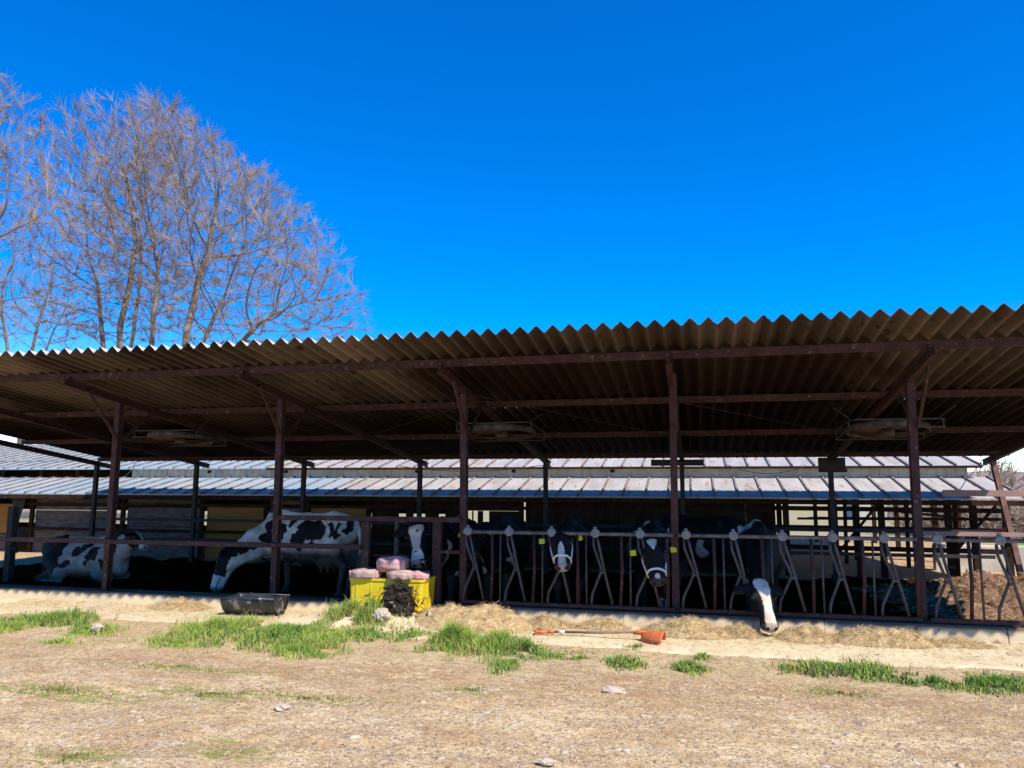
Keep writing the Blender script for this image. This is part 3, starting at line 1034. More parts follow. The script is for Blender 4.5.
slab(-8.0, EX1, YE, ZE, YC, ZC, 0.03, 0.45, M['roofpale'], 'lower_roof')
slab(EX0, -8.003, YE, ZE, YC, ZC, 0.03, 0.45, M['roofblue'], 'lower_roof')
slab(-10.5, 5.6, YC - 0.18, ZU, 21.5, 2.98, 0.03, 0.45, M['roofpale'], 'upper_roof')
slab(EX0, -10.503, YC - 0.18, ZU, 21.5, 2.98, 0.03, 0.45, M['roofblue'], 'upper_roof')
slab(EX0, 5.6, 26.0, 1.9, 21.503, 2.98, 0.03, 0.9, M['roofpale'], 'upper_roof')
BP(MB().box(EX0, EX1, YE - 0.03, YE - 0.005, ZE - 0.13, ZE - 0.035), 'fascia', M['brownwood'])
BP(MB().box(-10.5, 5.6, YC - 0.22, YC - 0.185, ZU - 0.055, ZU - 0.002), 'fascia', M['brownwood'])
# clerestory of narrow ribbed sheets
b = MB()
x = -14.6
while x < 5.2:
    b.box(x, x + 0.145, YC - 0.02, YC + 0.02, ZC - 0.05, ZU + 0.03)
    b.box(x + 0.147, x + 0.178, YC - 0.035, YC + 0.02, ZC - 0.05, ZU + 0.03)
    x += 0.18
BP(b, 'clerestory_wall', M['cream'])
for x in (-12.3, -10.1, -6.6, -4.2, -1.9, 3.0):
    BP(MB().box(x, x + 0.09, YC - 0.06, YC - 0.037, 1.90, 1.97, 0.006), 'vent_block', M['brownwood'])
for x in (-15.2, -16.4, -17.6, -18.9):
    BP(MB().box(x, x + 0.1, YC - 0.02, YC + 0.05, ZC - 0.05, ZU + 0.05), 'clerestory_post', M['brownwood'])
BP(MB().box(-24, -14.65, YC + 0.9, YC + 0.95, ZC - 0.05, ZU + 0.25), 'inner_wall', M['brownwood'])
BP(MB().box(EX0, -19.0, YC - 0.02, YC + 0.02, ZC - 0.05, ZU + 0.03), 'clerestory_wall', M['cream'])
# front wall: boards, plywood sheets, posts, openings
YW = 16.2
def panel(x0, x1, z0, z1, m, name='wall_board', y=YW, th=0.03):
    return BP(MB().box(x0, x1, y, y + th, z0, z1, 0.003), name, M[m])


for (x0, x1) in ((-16.45, -14.12), (-13.7, -11.62), (-9.8, -8.82)):
    z = -0.25
    while z < 1.0:
        h = random.uniform(0.36, 0.46)
        panel(x0, x1, z, min(z + h, 1.06), 'board')
        z += h + 0.012
    panel(x0, x1, 1.08, 1.36, 'cream' if False else 'board', y=YW - 0.02)
panel(-11.46, -9.83, 0.30, 1.07, 'ochre', 'plywood_panel')
panel(-11.46, -9.83, -0.25, 0.27, 'ochre', 'plywood_panel')
panel(-8.72, -7.28, 0.55, 1.14, 'ochre', 'plywood_panel')
panel(-8.72, -7.28, -0.25, 0.53, 'board')
panel(-19.6, -17.05, 0.36, 1.1, 'ochre', 'plywood_panel')
panel(-19.6, -17.05, -0.25, 0.34, 'board')
panel(-30, -19.8, -0.25, 1.3, 'board')
for x in (-19.7, -17.0, -16.5, -14.08, -13.78, -11.56, -9.84, -8.80, -7.25, -5.2, -3.7, -1.8, 0.2, 1.4):
    BP(MB().box(x - 0.05, x + 0.05, YW - 0.09, YW - 0.022, -0.25, 1.36), 'wall_post', M['brownwood'])
for z in (0.46, 1.08):
    BP(MB().box(-17.0, 1.45, YW - 0.135, YW - 0.093, z, z + 0.07), 'wall_rail', M['brownwood'])
# dark timber wall right of the openings
for i in range(9):
    x = -3.62 + i * 0.57
    panel(x, x + 0.568, -0.25, 1.36, 'brownwood')
panel(-7.2, -3.72, -0.25, 0.74, 'brownwood')
panel(-7.2, -3.72, 1.05, 1.36, 'brownwood')
for (x0, x1) in ((-7.2, -6.55), (-6.38, -6.2), (-5.92, -5.6), (-5.45, -5.0), (-4.83, -4.8), (-4.7, -4.58), (-4.44, -3.72)):
    panel(x0, x1, 0.745, 1.045, 'brownwood')
# open timber frame at the right end and the inner rows of posts
for y in (YW - 0.05, 19.5, 23.0, 25.8):
    for x in (1.7, 2.6, 3.45, 4.62, 5.05, 5.6) if y < 17 else (1.9, 3.6, 5.3):
        top = 1.37 if y < 17 else (2.4 if y < 24 else 1.9)
        BP(MB().box(x - 0.055, x + 0.055, y - 0.05, y + 0.05, -0.3, top), 'frame_post', M['brownwood'])
for (y, z) in ((YW - 0.13, 0.42), (YW - 0.13, 0.80), (YW - 0.13, 1.17), (19.42, 0.6), (19.42, 1.1), (22.92, 0.5), (22.92, 1.0)):
    BP(MB().beam((1.5, y, z), (5.6, y, z - 0.02), 0.04, 0.09), 'frame_rail', M['brownwood'])
for (y, z) in ((YW - 0.13, 0.60), (YW - 0.13, 0.98), (19.42, 0.85), (19.42, 1.35)):
    BP(MB().beam((2.3, y, z), (5.7, y, z + 0.015), 0.035, 0.055), 'frame_rail', M['brownwood'])
for (x, y) in ((2.95, 15.9), (4.05, 15.95), (4.3, 17.9), (5.3, 17.9), (4.85, 16.6), (3.2, 18.6)):
    BP(MB().beam((x, y, -0.3), (x + 0.03, y, 1.36), 0.07, 0.07, (0, 1, 0)), 'frame_post', M['brownwood'])
BP(MB().beam((2.6, 16.0, 0.30), (3.4, 16.0, 1.30), 0.03, 0.05), 'frame_brace', M['brownwood'])
BP(MB().beam((4.62, 16.0, 0.35), (5.4, 16.0, 1.25), 0.03, 0.05), 'frame_brace', M['brownwood'])
BP(MB().beam((3.4, YW - 0.2, 1.16), (5.1, YW - 0.2, 0.98), 0.03, 0.045), 'frame_rail', M['brownwood'])
BP(MB().box(-34, -2.0, 25.9, 25.95, -0.25, 0.10), 'rear_wall', M['brownwood'])
BP(MB().box(-34, -8.0, 25.9, 25.95, 0.63, 1.85), 'rear_wall', M['brownwood'])
BP(MB().box(-1.9, 1.3, 25.9, 25.95, -0.25, 1.85), 'rear_wall', M['brownwood'])

# hanging dark sheet in the left doorway, long plank at the right
b = MB()
n = 10
vs = []
for j in range(9):
    for i in range(n + 1):
        vs.append((-16.98 + 0.42 * i / n * (1 - 0.04 * j), 15.98 + 0.03 * math.sin(i * 1.5 + j * 0.4), 1.28 - 0.085 * j - 0.05 * math.sin(i / n * 3.1)))
b.add(vs, [(j * (n + 1) + i, j * (n + 1) + i + 1, (j + 1) * (n + 1) + i + 1, (j + 1) * (n + 1) + i) for j in range(8) for i in range(n)])
hs = b.build('hanging_sheet', M['greybag'], None, True)
hs.modifiers.new('thickness', 'SOLIDIFY').thickness = 0.012
tag(hs, 'dark cloth sheet hanging in the doorway of the barn at the far left', 'sheet')
pl = MB().beam((4.05, 14.35, 1.485), (6.4, 14.35, 1.475), 0.03, 0.105)
tag(pl.build('long_plank', M['plank']), 'faded pinkish plank nailed level across the leaning post at the right', 'plank')
pl = MB().beam((3.6, 14.45, 0.80), (5.7, 14.45, 0.80), 0.03, 0.07)
tag(pl.build('long_plank', M['plank']), 'lower faded plank behind the headlock fence above the manure heap', 'plank')

# pale hut, yellow drum and wall far behind the right end
hut = tag(empty('field_hut', (10.6, 47, 0)), 'small pale hut in the field seen through the open barn frame', 'hut')
MB().box(-2.2, 2.2, -1.5, 1.5, -0.2, 2.0, 0.02).build('wall', M['cream'], hut)
MB().add([(-2.5, -1.8, 2.0), (2.5, -1.8, 2.0), (2.5, 0, 2.8), (-2.5, 0, 2.8), (2.5, 1.8, 2.0), (-2.5, 1.8, 2.0)], [(0, 1, 2, 3), (3, 2, 4, 5), (1, 4, 2), (0, 3, 5), (0, 5, 4, 1)]).build('roof', M['roofblue'], hut)
MB().box(-0.5, 0.5, -1.56, -1.51, 0, 1.7).build('door', M['board'], hut)
lw = MB().box(4.7, 9.5, 17.5, 17.65, -0.3, 0.42, 0.02)
tag(lw.build('low_wall', M['cream']), 'low pale concrete wall beyond the right end of the shed', 'wall')

# ------------------------------------------------------------------ manure heap at the right
def heap_mesh(x0, x1, y0, y1, hf, step):
    xs = np.arange(x0, x1 + 1e-6, step)
    ys = np.arange(y0, y1 + 1e-6, step)
    V = np.array([(x, y, hf(x, y)) for y in ys for x in xs])
    nx = len(xs)
    i = (np.arange(nx - 1)[None, :] + nx * np.arange(len(ys) - 1)[:, None]).ravel()
    return V, np.stack([i, i + 1, i + 1 + nx, i + nx], 1)


def manure_h(x, y):
    e = 0.45 * math.exp(-((x - 5.2) / 2.3) ** 2 - ((y - 13.6) / 1.5) ** 2) + 0.2 * math.exp(-((x - 4.2) / 1.6) ** 2 - ((y - 11.4) / 1.2) ** 2)
    n = fbm(x, y, 1.6, 9, 4) * 0.22 + abs(fbm(x, y, 4, 2, 4)) * 0.16 + fbm(x, y, 12, 4, 3) * 0.16
    return Z_IN - 0.12 + 0.85 * e * (1 + n * 2) + 0.10 * n


V, Fq = heap_mesh(0.6, 8.0, 10.0, 15.0, manure_h, 0.035)
tag(np_mesh('manure_heap', V, Fq, M['manure'], smooth=True), 'brown heap of manure and bedding inside the right end of the shed', 'manure heap')

# ------------------------------------------------------------------ hay and feed
def strips(pts, lens, wid, zr, m, name, tilt=0.5, base_up=0.004):
    """flat straw strips lying at the points, each a thin three-sided sliver"""
    n = len(pts)
    a = RNG.uniform(0, 2 * np.pi, n)
    t = RNG.uniform(-tilt, tilt, n)
    d = np.stack([np.cos(a) * np.cos(t), np.sin(a) * np.cos(t), np.sin(t)], 1)
    s = np.stack([-np.sin(a), np.cos(a), np.zeros(n)], 1)
    u = np.cross(d, s)
    L = lens[:, None] / 2
    w = wid[:, None] / 2
    c = np.asarray(pts) + np.array([0, 0, base_up]) + np.abs(np.sin(t))[:, None] * L * np.array([0, 0, 0.6])
    V = np.stack([c - d * L - s * w, c - d * L + s * w, c - d * L + u * w * 1.4, c + d * L - s * w, c + d * L + s * w, c + d * L + u * w * 1.4], 1).reshape(-1, 3)
    o = np.arange(n)[:, None] * 6
    F = np.concatenate([o + np.array([[0, 1, 4, 3]]), o + np.array([[1, 2, 5, 4]]), o + np.array([[2, 0, 3, 5]])])
    return V, F


def hay_pile(cx, cy, rx, ry, h, label, seed, m='hay', n_str=700, group='heaps of hay along the feed kerb', zb=-0.09):
    def hf(x, y):
        q = ((x - cx) / rx) ** 2 + ((y - cy) / ry) ** 2
        e = max(0, 1 - q) ** 0.9
        return zb - 0.01 + h * e * (1 + 0.45 * fbm(x, y, 3.5, seed, 3)) + 0.018 * e * fbm(x, y, 16, seed, 3)
    V, F = heap_mesh(cx - rx, cx + rx, cy - ry, cy + ry, hf, 0.025)
    pts = []
    while len(pts) < n_str:
        r, a = math.sqrt(random.random()) * 1.08, random.uniform(0, 6.283)
        x, y = cx + r * rx * math.cos(a), cy + r * ry * math.sin(a)
        pts.append((x, y, max(hf(x, y), zb)))
    pts = np.array(pts)
    V2, F2 = strips(pts, RNG.uniform(0.03, 0.11, len(pts)), RNG.uniform(0.002, 0.0045, len(pts)), 0, None, '', 0.6)
    o = empty('hay_heap', (cx, cy, zb))
    off = np.array([cx, cy, zb])
    np_mesh('mound', V - off, F, M[m], o, True)
    so = np_mesh('loose_straw', V2 - off, F2, M['straw'], o)
    so['kind'] = 'stuff'
    return tag(o, label, 'hay heap', group)


hay_pile(-6.85, 9.22, 0.45, 0.26, 0.12, 'low heap of hay under the muzzle of the grazing white and black cow', 1)
hay_pile(-2.74, 8.98, 0.86, 0.50, 0.23, 'broad heap of pale hay and meal just right of the yellow tub', 2, n_str=1600)
hay_pile(-1.78, 9.20, 0.34, 0.22, 0.11, 'small hay heap below the second black cow from the left at the headlock fence', 3)
hay_pile(-1.15, 9.21, 0.32, 0.22, 0.12, 'small hay heap behind the orange shovel handle', 4)
hay_pile(-0.15, 9.10, 0.55, 0.30, 0.17, 'hay heap at the foot of the middle post behind the orange scoop', 5, n_str=1200)
hay_pile(0.42, 9.17, 0.28, 0.20, 0.10, 'small hay heap just left of the white faced cow feeding on the ground', 6)
hay_pile(1.12, 9.12, 0.34, 0.27, 0.13, 'hay heap just right of the white faced cow feeding on the ground', 7)
hay_pile(1.88, 9.12, 0.56, 0.30, 0.16, 'larger hay heap along the kerb left of the rightmost post', 8, n_str=1200)
hay_pile(2.62, 9.17, 0.35, 0.20, 0.07, 'thin spread of hay against the bare kerb at the right', 9, n_str=350)
# meal and straw thinly strewn along the whole path
pts = []
for _ in range(9000):
    x = random.uniform(-9.5, 3.6)
    y = 9.4 - abs(random.gauss(0, 0.55))
    if y > 7.9:
        pts.append((x, y, -0.084))
pts = np.array(pts)
V, F = strips(pts, RNG.uniform(0.02, 0.09, len(pts)), RNG.uniform(0.0015, 0.004, len(pts)), 0, None, '', 0.12)
stuff(np_mesh('straw', V, F, M['straw']))
# dry stalks over the earth
pts = []
while len(pts) < 11000:
    x, y = random.uniform(-8.6, 4.2), 3.6 + 5.0 * random.random() ** 1.1
    dens = 0.25 + 0.75 * max(0, min(1, (y - 5.4) / 2.0))
    if random.random() < dens * (0.5 + fbm(x, y, 1.2, 4, 3)):
        pts.append((x, y, ground_h(x, y)))
pts = np.array(pts)
V, F = strips(pts, RNG.uniform(0.015, 0.10, len(pts)), RNG.uniform(0.001, 0.0035, len(pts)), 0, None, '', 0.25)
stuff(np_mesh('straw', V, F, M['straw2']))

pts = []
while len(pts) < 2600:
    x, y = random.uniform(2.6, 7.5), random.uniform(10.2, 14.8)
    pts.append((x, y, manure_h(x, y) + 0.004))
V, F = strips(np.array(pts), RNG.uniform(0.04, 0.16, len(pts)), RNG.uniform(0.004, 0.010, len(pts)), 0, None, '', 0.5)
stuff(np_mesh('straw', V, F, M['straw']))

# ------------------------------------------------------------------ stones
def stones(n, smin, smax, m, name, region, pw=2.2):
    ico = [(-1, 1.618, 0), (1, 1.618, 0), (-1, -1.618, 0), (1, -1.618, 0), (0, -1, 1.618), (0, 1, 1.618), (0, -1, -1.618), (0, 1, -1.618), (1.618, 0, -1), (1.618, 0, 1), (-1.618, 0, -1), (-1.618, 0, 1)]
    icf = np.array([(0, 11, 5), (0, 5, 1), (0, 1, 7), (0, 7, 10), (0, 10, 11), (1, 5, 9), (5, 11, 4), (11, 10, 2), (10, 7, 6), (7, 1, 8), (3, 9, 4), (3, 4, 2), (3, 2, 6), (3, 6, 8), (3, 8, 9), (4, 9, 5), (2, 4, 11), (6, 2, 10), (8, 6, 7), (9, 8, 1)])
    base = np.array(ico) / 1.902
    Vs, Fs = [], []
    for i in range(n):
        x, y = region()
        s = smin + (smax - smin) * random.random() ** pw
        sc = np.array([random.uniform(0.7, 1.4), random.uniform(0.6, 1.2), random.uniform(0.22, 0.42)]) * s
        v = base * (1 + RNG.uniform(-0.34, 0.30, (12, 1))) * sc
        a = random.uniform(0, 6.28)
        c_, s_ = math.cos(a), math.sin(a)
        v = np.stack([v[:, 0] * c_ - v[:, 1] * s_, v[:, 0] * s_ + v[:, 1] * c_, v[:, 2]], 1)
        Vs.append(v + np.array([x, y, ground_h(x, y) - sc[2] * 0.05]))
        Fs.append(icf + 12 * i)
    return stuff(np_mesh(name, np.concatenate(Vs), np.concatenate(Fs), m))


def reg():
    while True:
        y = 3.5 + 4.2 * random.random() ** 1.2
        x = random.uniform(-0.9 * y, 0.62 * y)
        p = 0.35 + 0.65 * (x > -2.2) if y < 7.0 else 0.25
        if random.random() < p * (0.55 + fbm(x, y, 0.9, 7, 3)):
            return x, y


stones(9000, 0.002, 0.013, M['stone'], 'gravel', reg, 2.0)
stones(260, 0.012, 0.04, M['stone'], 'gravel', reg, 2.2)

# ------------------------------------------------------------------ grass
def blades(patches, per_m2, name, m, wmul=1.0, lean=0.5):
    P_, H_ = [], []
    for (cx, cy, rx, ry, d, h) in patches:
        n = int(math.pi * rx * ry * per_m2 * d)
        for _ in range(n):
            r, a = min(2.0, abs(random.gauss(0.30, 0.52))), random.uniform(0, 6.283)
            x, y = cx + r * rx * 1.06 * math.cos(a), cy + r * ry * 1.06 * math.sin(a)
            if fbm(x, y, 4.5, 2.5, 4) < -0.30 + 0.55 * (r - 0.5):
                continue
            P_.append((x, y, max(ground_h(x, y), pad_h(x, y)) if y > 8.05 + pad_edge(x) else ground_h(x, y)))
            H_.append(0.86 * h * random.choice((random.uniform(0.25, 0.7), random.uniform(0.4, 1.15))) * max(0.4, 0.95 - 0.25 * r) * (1.0 + 0.9 * fbm(x, y, 2.6, 6.5, 3)))
    P_ = np.array(P_)
    H_ = np.array(H_)
    n = len(P_)
    a = RNG.uniform(0, 2 * np.pi, n)
    b = RNG.uniform(0, 2 * np.pi, n)
    ln = RNG.uniform(0.1, 1.0, n) * lean
    d = np.stack([np.cos(a), np.sin(a), 0 * a], 1)
    s = np.stack([-np.sin(b), np.cos(b), 0 * a], 1)
    w = RNG.uniform(0.0022, 0.0048, n)[:, None] * wmul
    Z = np.array([0, 0, 1.0])
    p1 = P_ + d * (H_ * ln * 0.35)[:, None] + Z * (H_ * 0.55)[:, None]
    p2 = P_ + d * (H_ * ln * 1.0)[:, None] + Z * (H_ * (1.0 - 0.35 * ln))[:, None]
    V = np.stack([P_ - s * w - Z * 0.01, P_ + s * w - Z * 0.01, p1 - s * w * 0.85, p1 + s * w * 0.85, p2 - s * w * 0.12, p2 + s * w * 0.12], 1).reshape(-1, 3)
    o = np.arange(n)[:, None] * 6
    F = np.concatenate([o + np.array([[0, 1, 3, 2]]), o + np.array([[2, 3, 5, 4]])])
    return stuff(np_mesh(name, V, F, m))


blades(GRASS_PATCHES, 7600, 'grass', M['grass'], 1.1, 0.8)
blades([(a, b, c * 1.25, d * 1.25, e, f * 0.8) for a, b, c, d, e, f in GRASS_PATCHES], 2600, 'dry_grass', M['straw'], 0.8, 1.1)
blades([p for p in GRASS_PATCHES if p[0] > -1.8 or random.random() < 0.3], 2200, 'grass', M['weed'], 2.0, 0.9)
blades([(cx, cy, rx, ry, 0.6, 0.028) for (cx, cy, rx, ry) in MOSS], 3000, 'grass', M['moss'], 1.0, 1.0)

# ------------------------------------------------------------------ yellow tub, licks, litter, trough, shovel
tub = tag(empty('feed_tub', (-3.80, 9.26, 0.04)), 'bright yellow plastic tub standing in front of the rails, pink licks on it', 'tub')
b = MB()
def rrect(w, d, r, n=5):
    out = []
    for (sx, sy, a0) in ((1, 1, 0), (-1, 1, 90), (-1, -1, 180), (1, -1, 270)):
        for i in range(n + 1):
            a = R(a0 + 90 * i / n)
            out.append((sx * (w - r) + r * math.cos(a), sy * (d - r) + r * math.sin(a)))
    return out


def loft(b, secs):
    o = len(b.v)
    n = len(secs[0][0])
    for (ring, z) in secs:
        b.v += [(x, y, z) for x, y in ring]
    for j in range(len(secs) - 1):
        for i in range(n):
            i2 = (i + 1) % n
            b.f.append((o + j * n + i, o + j * n + i2, o + (j + 1) * n + i2, o + (j + 1) * n + i))
    b.f.append(tuple(o + i for i in range(n))[::-1])
    b.f.append(tuple(o + (len(secs) - 1) * n + i for i in range(n)))


loft(b, [(rrect(0.475, 0.24, 0.05), 0.0), (rrect(0.49, 0.25, 0.05), 0.345), (rrect(0.50, 0.26, 0.05), 0.35), (rrect(0.50, 0.26, 0.05), 0.375), (rrect(0.485, 0.245, 0.05), 0.377), (rrect(0.48, 0.24, 0.05), 0.36)])
tbb = b.build('body', M['yellow'], tub, False)
for i in range(5):
    x = -0.38 + i * 0.19
    MB().box(x - 0.008, x + 0.008, -0.256, -0.247, 0.03, 0.33, 0.004).build('rib', M['yellow'], tbb)


V, F = heap_mesh(-0.47, 0.47, -0.235, 0.235, lambda x, y: 0.355 + 0.02 * fbm(x, y, 6, 3, 3) + 0.012 * abs(fbm(x, y, 20, 1, 2)), 0.02)
np_mesh('crust', V, F, M['pinkpale'], tub, True)


def lick(loc, sx, sy, sz, rz, m, label, seed, hole=False):
    import bmesh
    bm = bmesh.new()
    bmesh.ops.create_cube(bm, size=1.0)
    bmesh.ops.bevel(bm, geom=bm.edges[:], offset=0.13, segments=3, affect='EDGES')
    bmesh.ops.subdivide_edges(bm, edges=bm.edges[:], cuts=2, use_grid_fill=True)
    for v in bm.verts:
        v.co = Vector((v.co.x * sx, v.co.y * sy, v.co.z * sz + sz / 2))
        nz_ = noise.noise_vector(v.co * 9 + Vector((seed, 0, 0)))
        v.co += nz_ * 0.012 + noise.noise_vector(v.co * 30) * 0.004
        if v.co.z > sz * 0.5:
            v.co.z += 0.03 * noise.noise(Vector((v.co.x * 8 + seed, v.co.y * 8, 0)))
    me = bpy.data.meshes.new('mineral_lick')
    bm.to_mesh(me)
    bm.free()
    o = link('mineral_lick', me, M[m], None, True)
    o.location = loc
    o.rotation_euler = (0, 0, rz)
    return tag(o, label, 'mineral lick', 'mineral licks on the yellow tub')


lick((-4.12, 9.18, 0.40), 0.36, 0.42, 0.12, 0.1, 'pinkpale', 'flat pale pink lick block at the left end of the yellow tub', 1)
lick((-3.80, 9.26, 0.485), 0.36, 0.32, 0.185, 0.08, 'pink', 'tallest pink lick block in the middle on top of the yellow tub', 2)
lick((-3.60, 9.11, 0.40), 0.34, 0.34, 0.115, -0.2, 'pinkpale', 'worn pale lick block above the black litter on the yellow tub', 3)
lick((-3.42, 9.24, 0.40), 0.22, 0.36, 0.10, 0.3, 'pink', 'low pink lick block at the right end of the yellow tub', 4)


# heap of dark wet litter hanging down the front of the tub
lt = tag(empty('litter_clump', (-3.57, 8.86, 0.02)), 'black matted clump of wet litter hanging over the front of the yellow tub', 'litter')
lt.scale = (0.90, 0.9, 0.74)
import bmesh
bm = bmesh.new()
for (x, y, z, r) in ((0.0, 0.02, 0.40, 0.11), (-0.06, -0.03, 0.27, 0.13), (0.07, -0.02, 0.25, 0.13), (0.02, -0.07, 0.12, 0.14), (-0.11, -0.08, 0.07, 0.10), (0.14, -0.05, 0.09, 0.11), (0.10, 0.03, 0.38, 0.08), (-0.09, 0.03, 0.40, 0.07)):
    m4 = Matrix.Translation((x, y, z))
    r_ = bmesh.ops.create_icosphere(bm, subdivisions=4, radius=1.0)
    for v in r_['verts']:
        d = v.co.normalized()
        k_ = 1 + 0.40 * noise.fractal(d * 1.6 + Vector((x * 40, z * 30, 0)), 1, 2, 3) + 0.14 * noise.fractal(d * 9 + Vector((z * 50, 0, x * 30)), 1, 2, 3)
        v.co = m4 @ Vector((d.x * r * k_, d.y * r * 0.75 * k_, d.z * r * k_))
me = bpy.data.meshes.new('matted_core')
bm.to_mesh(me)
bm.free()
link('matted_core', me, M['litter'], lt, True)
mb = MB()
for _ in range(300):
    a_ = random.gauss(0, 0.17) + random.choice((0.08, -0.05, 0.0))
    z_ = random.uniform(0.0, 0.56)
    p_ = Vector((a_ * (1.25 - 0.6 * z_), 0.10 * z_ / 0.5 - 0.09 + random.gauss(0, 0.035), z_ * (1 - 0.9 * abs(a_))))
    l_ = random.uniform(0.03, 0.15)
    q = Vector((random.gauss(0, 0.6), random.gauss(-0.2, 0.4), random.gauss(-0.8, 0.6))).normalized() * l_
    if random.random() < 0.45:
        w_ = q.cross(Vector((random.gauss(0, 1), random.gauss(0, 1), random.gauss(0, 1)))).normalized() * random.uniform(0.006, 0.02)
        n_ = q.cross(w_).normalized() * 0.004
        mb.add([p_ - w_, p_ + w_, p_ + q * 0.6 + w_ * 1.2, p_ + q, p_ + q * 0.6 - w_ * 0.9] + [v + n_ for v in (p_ - w_, p_ + w_, p_ + q * 0.6 + w_ * 1.2, p_ + q, p_ + q * 0.6 - w_ * 0.9)],
               [(0, 1, 2, 3, 4), (9, 8, 7, 6, 5)] + [(i, 5 + i, 5 + (i + 1) % 5, (i + 1) % 5) for i in range(5)])
    else:
        mb.tube([p_, p_ + q * 0.5 + Vector((0, -0.008, 0.01)), p_ + q], [random.uniform(0.003, 0.007), 0.004, 0.001], 4, False)
so = mb.build('loose_strands', M['litter'], lt)
so['kind'] = 'stuff'


def boulder(loc, s, label, seed, m='stone'):
    import bmesh
    bm = bmesh.new()
    bmesh.ops.create_icosphere(bm, subdivisions=3, radius=1)
    for v in bm.verts:
        n_ = noise.fractal(v.co * 1.4 + Vector((seed, seed, 0)), 1, 2, 4)
        v.co = v.co * (1 + 0.35 * n_)
        v.co = Vector((v.co.x * s[0], v.co.y * s[1], v.co.z * s[2]))
    me = bpy.data.meshes.new('stone')
    bm.to_mesh(me)
    bm.free()
    o = link('stone', me, M[m])
    o.location = loc
    return tag(o, label, 'stone')


boulder((-3.66, 8.60, 0.05), (0.10, 0.08, 0.09), 'grey stone lying under the black litter clump beside the grass', 3.1)
boulder((-0.70, 6.42, -0.08), (0.10, 0.05, 0.03), 'flat pale stone in the bare earth below the orange scoop', 5.0)
boulder((-3.05, 5.35, -0.085), (0.07, 0.05, 0.025), 'flat white stone lying in the mossy dirt at left', 6.0)
boulder((-0.93, 4.72, -0.085), (0.055, 0.035, 0.022), 'flat white stone lowest in the middle foreground', 7.0)
boulder((-6.6, 7.45, -0.03), (0.08, 0.05, 0.05), 'pale stone in the grass at the far left', 8.0)

# black rubber trough
tr = tag(empty('feed_trough', (-5.60, 9.02, -0.075), 0.03), 'black rubber half round feed trough on the hay, right of the grazing cow', 'trough')
b = MB()
n, Lh, rad = 16, 0.375, 0.20
prof = []
for i in range(n + 1):
    a = math.pi + math.pi * i / n
    prof.append((rad * math.cos(a), rad * math.sin(a) * 1.08))
inner = [(y * 0.93, z * 0.93 + 0.004) for y, z in prof]
vs = []
for x in (-Lh, -Lh * 0.5, 0, Lh * 0.5, Lh):
    sag = 0.012 * math.sin(x * 9)
    vs += [(x, y + sag, z + 0.215) for y, z in prof] + [(x, y + sag, z + 0.215) for y, z in inner[::-1]]
m_ = 2 * (n + 1)
fs = [(j * m_ + i, j * m_ + (i + 1) % m_, (j + 1) * m_ + (i + 1) % m_, (j + 1) * m_ + i) for j in range(4) for i in range(m_)]
fs += [(i, i + 1, m_ - 2 - i, m_ - 1 - i) for i in range(n)] + [(4 * m_ + i, 4 * m_ + m_ - 1 - i, 4 * m_ + m_ - 2 - i, 4 * m_ + i + 1) for i in range(n)]
b.add(vs, fs)
trb = b.build('body', M['blackplastic'], tr, True)
for s in (-1, 1):
    e = MB()
    ring = [(s * (Lh - 0.02), y * 0.97, z * 0.97 + 0.215) for y, z in prof]
    ring2 = [(s * (Lh - 0.045), y * 0.97, z * 0.97 + 0.215) for y, z in prof]
    e.add(ring + ring2, [tuple(range(n + 1)), tuple(range(2 * n + 1, n, -1))] + [(i, i + 1, n + 2 + i, n + 1 + i) for i in range(n)] + [(0, n, 2 * n + 1, n + 1)])
    e.build('end_plate', M['blackplastic'], tr)
for y in (-rad, rad):
    MB().tube([(-Lh, y, 0.215), (Lh, y, 0.215)], 0.014, 8).build('rim', M['blackplastic'], trb, True)

# orange shovel
sh = tag(empty('shovel', (-0.62, 8.53, -0.085), 0.0), 'orange plastic scoop shovel with a long wooden handle lying on the path', 'shovel')
b = MB().tube([(-1.02, 0.10, 0.035), (-0.5, 0.10, 0.05), (0.0, 0.07, 0.085)], 0.014, 10)
hdl = b.build('handle', M['woodpale'], sh, True)
b = MB().tube([(-0.93, 0.10, 0.037), (-0.86, 0.10, 0.039)], 0.017, 10)
b.build('handle_band', M['whitepl'], hdl, True)
b = MB().tube([(-1.18, 0.15, 0.032), (-1.20, 0.10, 0.034), (-1.18, 0.05, 0.032), (-1.08, 0.085, 0.034), (-1.02, 0.10, 0.035), (-1.08, 0.115, 0.034), (-1.18, 0.15, 0.032)], 0.017, 8)
b.tube([(-1.06, 0.10, 0.034), (-0.98, 0.10, 0.036)], 0.021, 8)
b.build('grip', M['orange'], hdl, True)
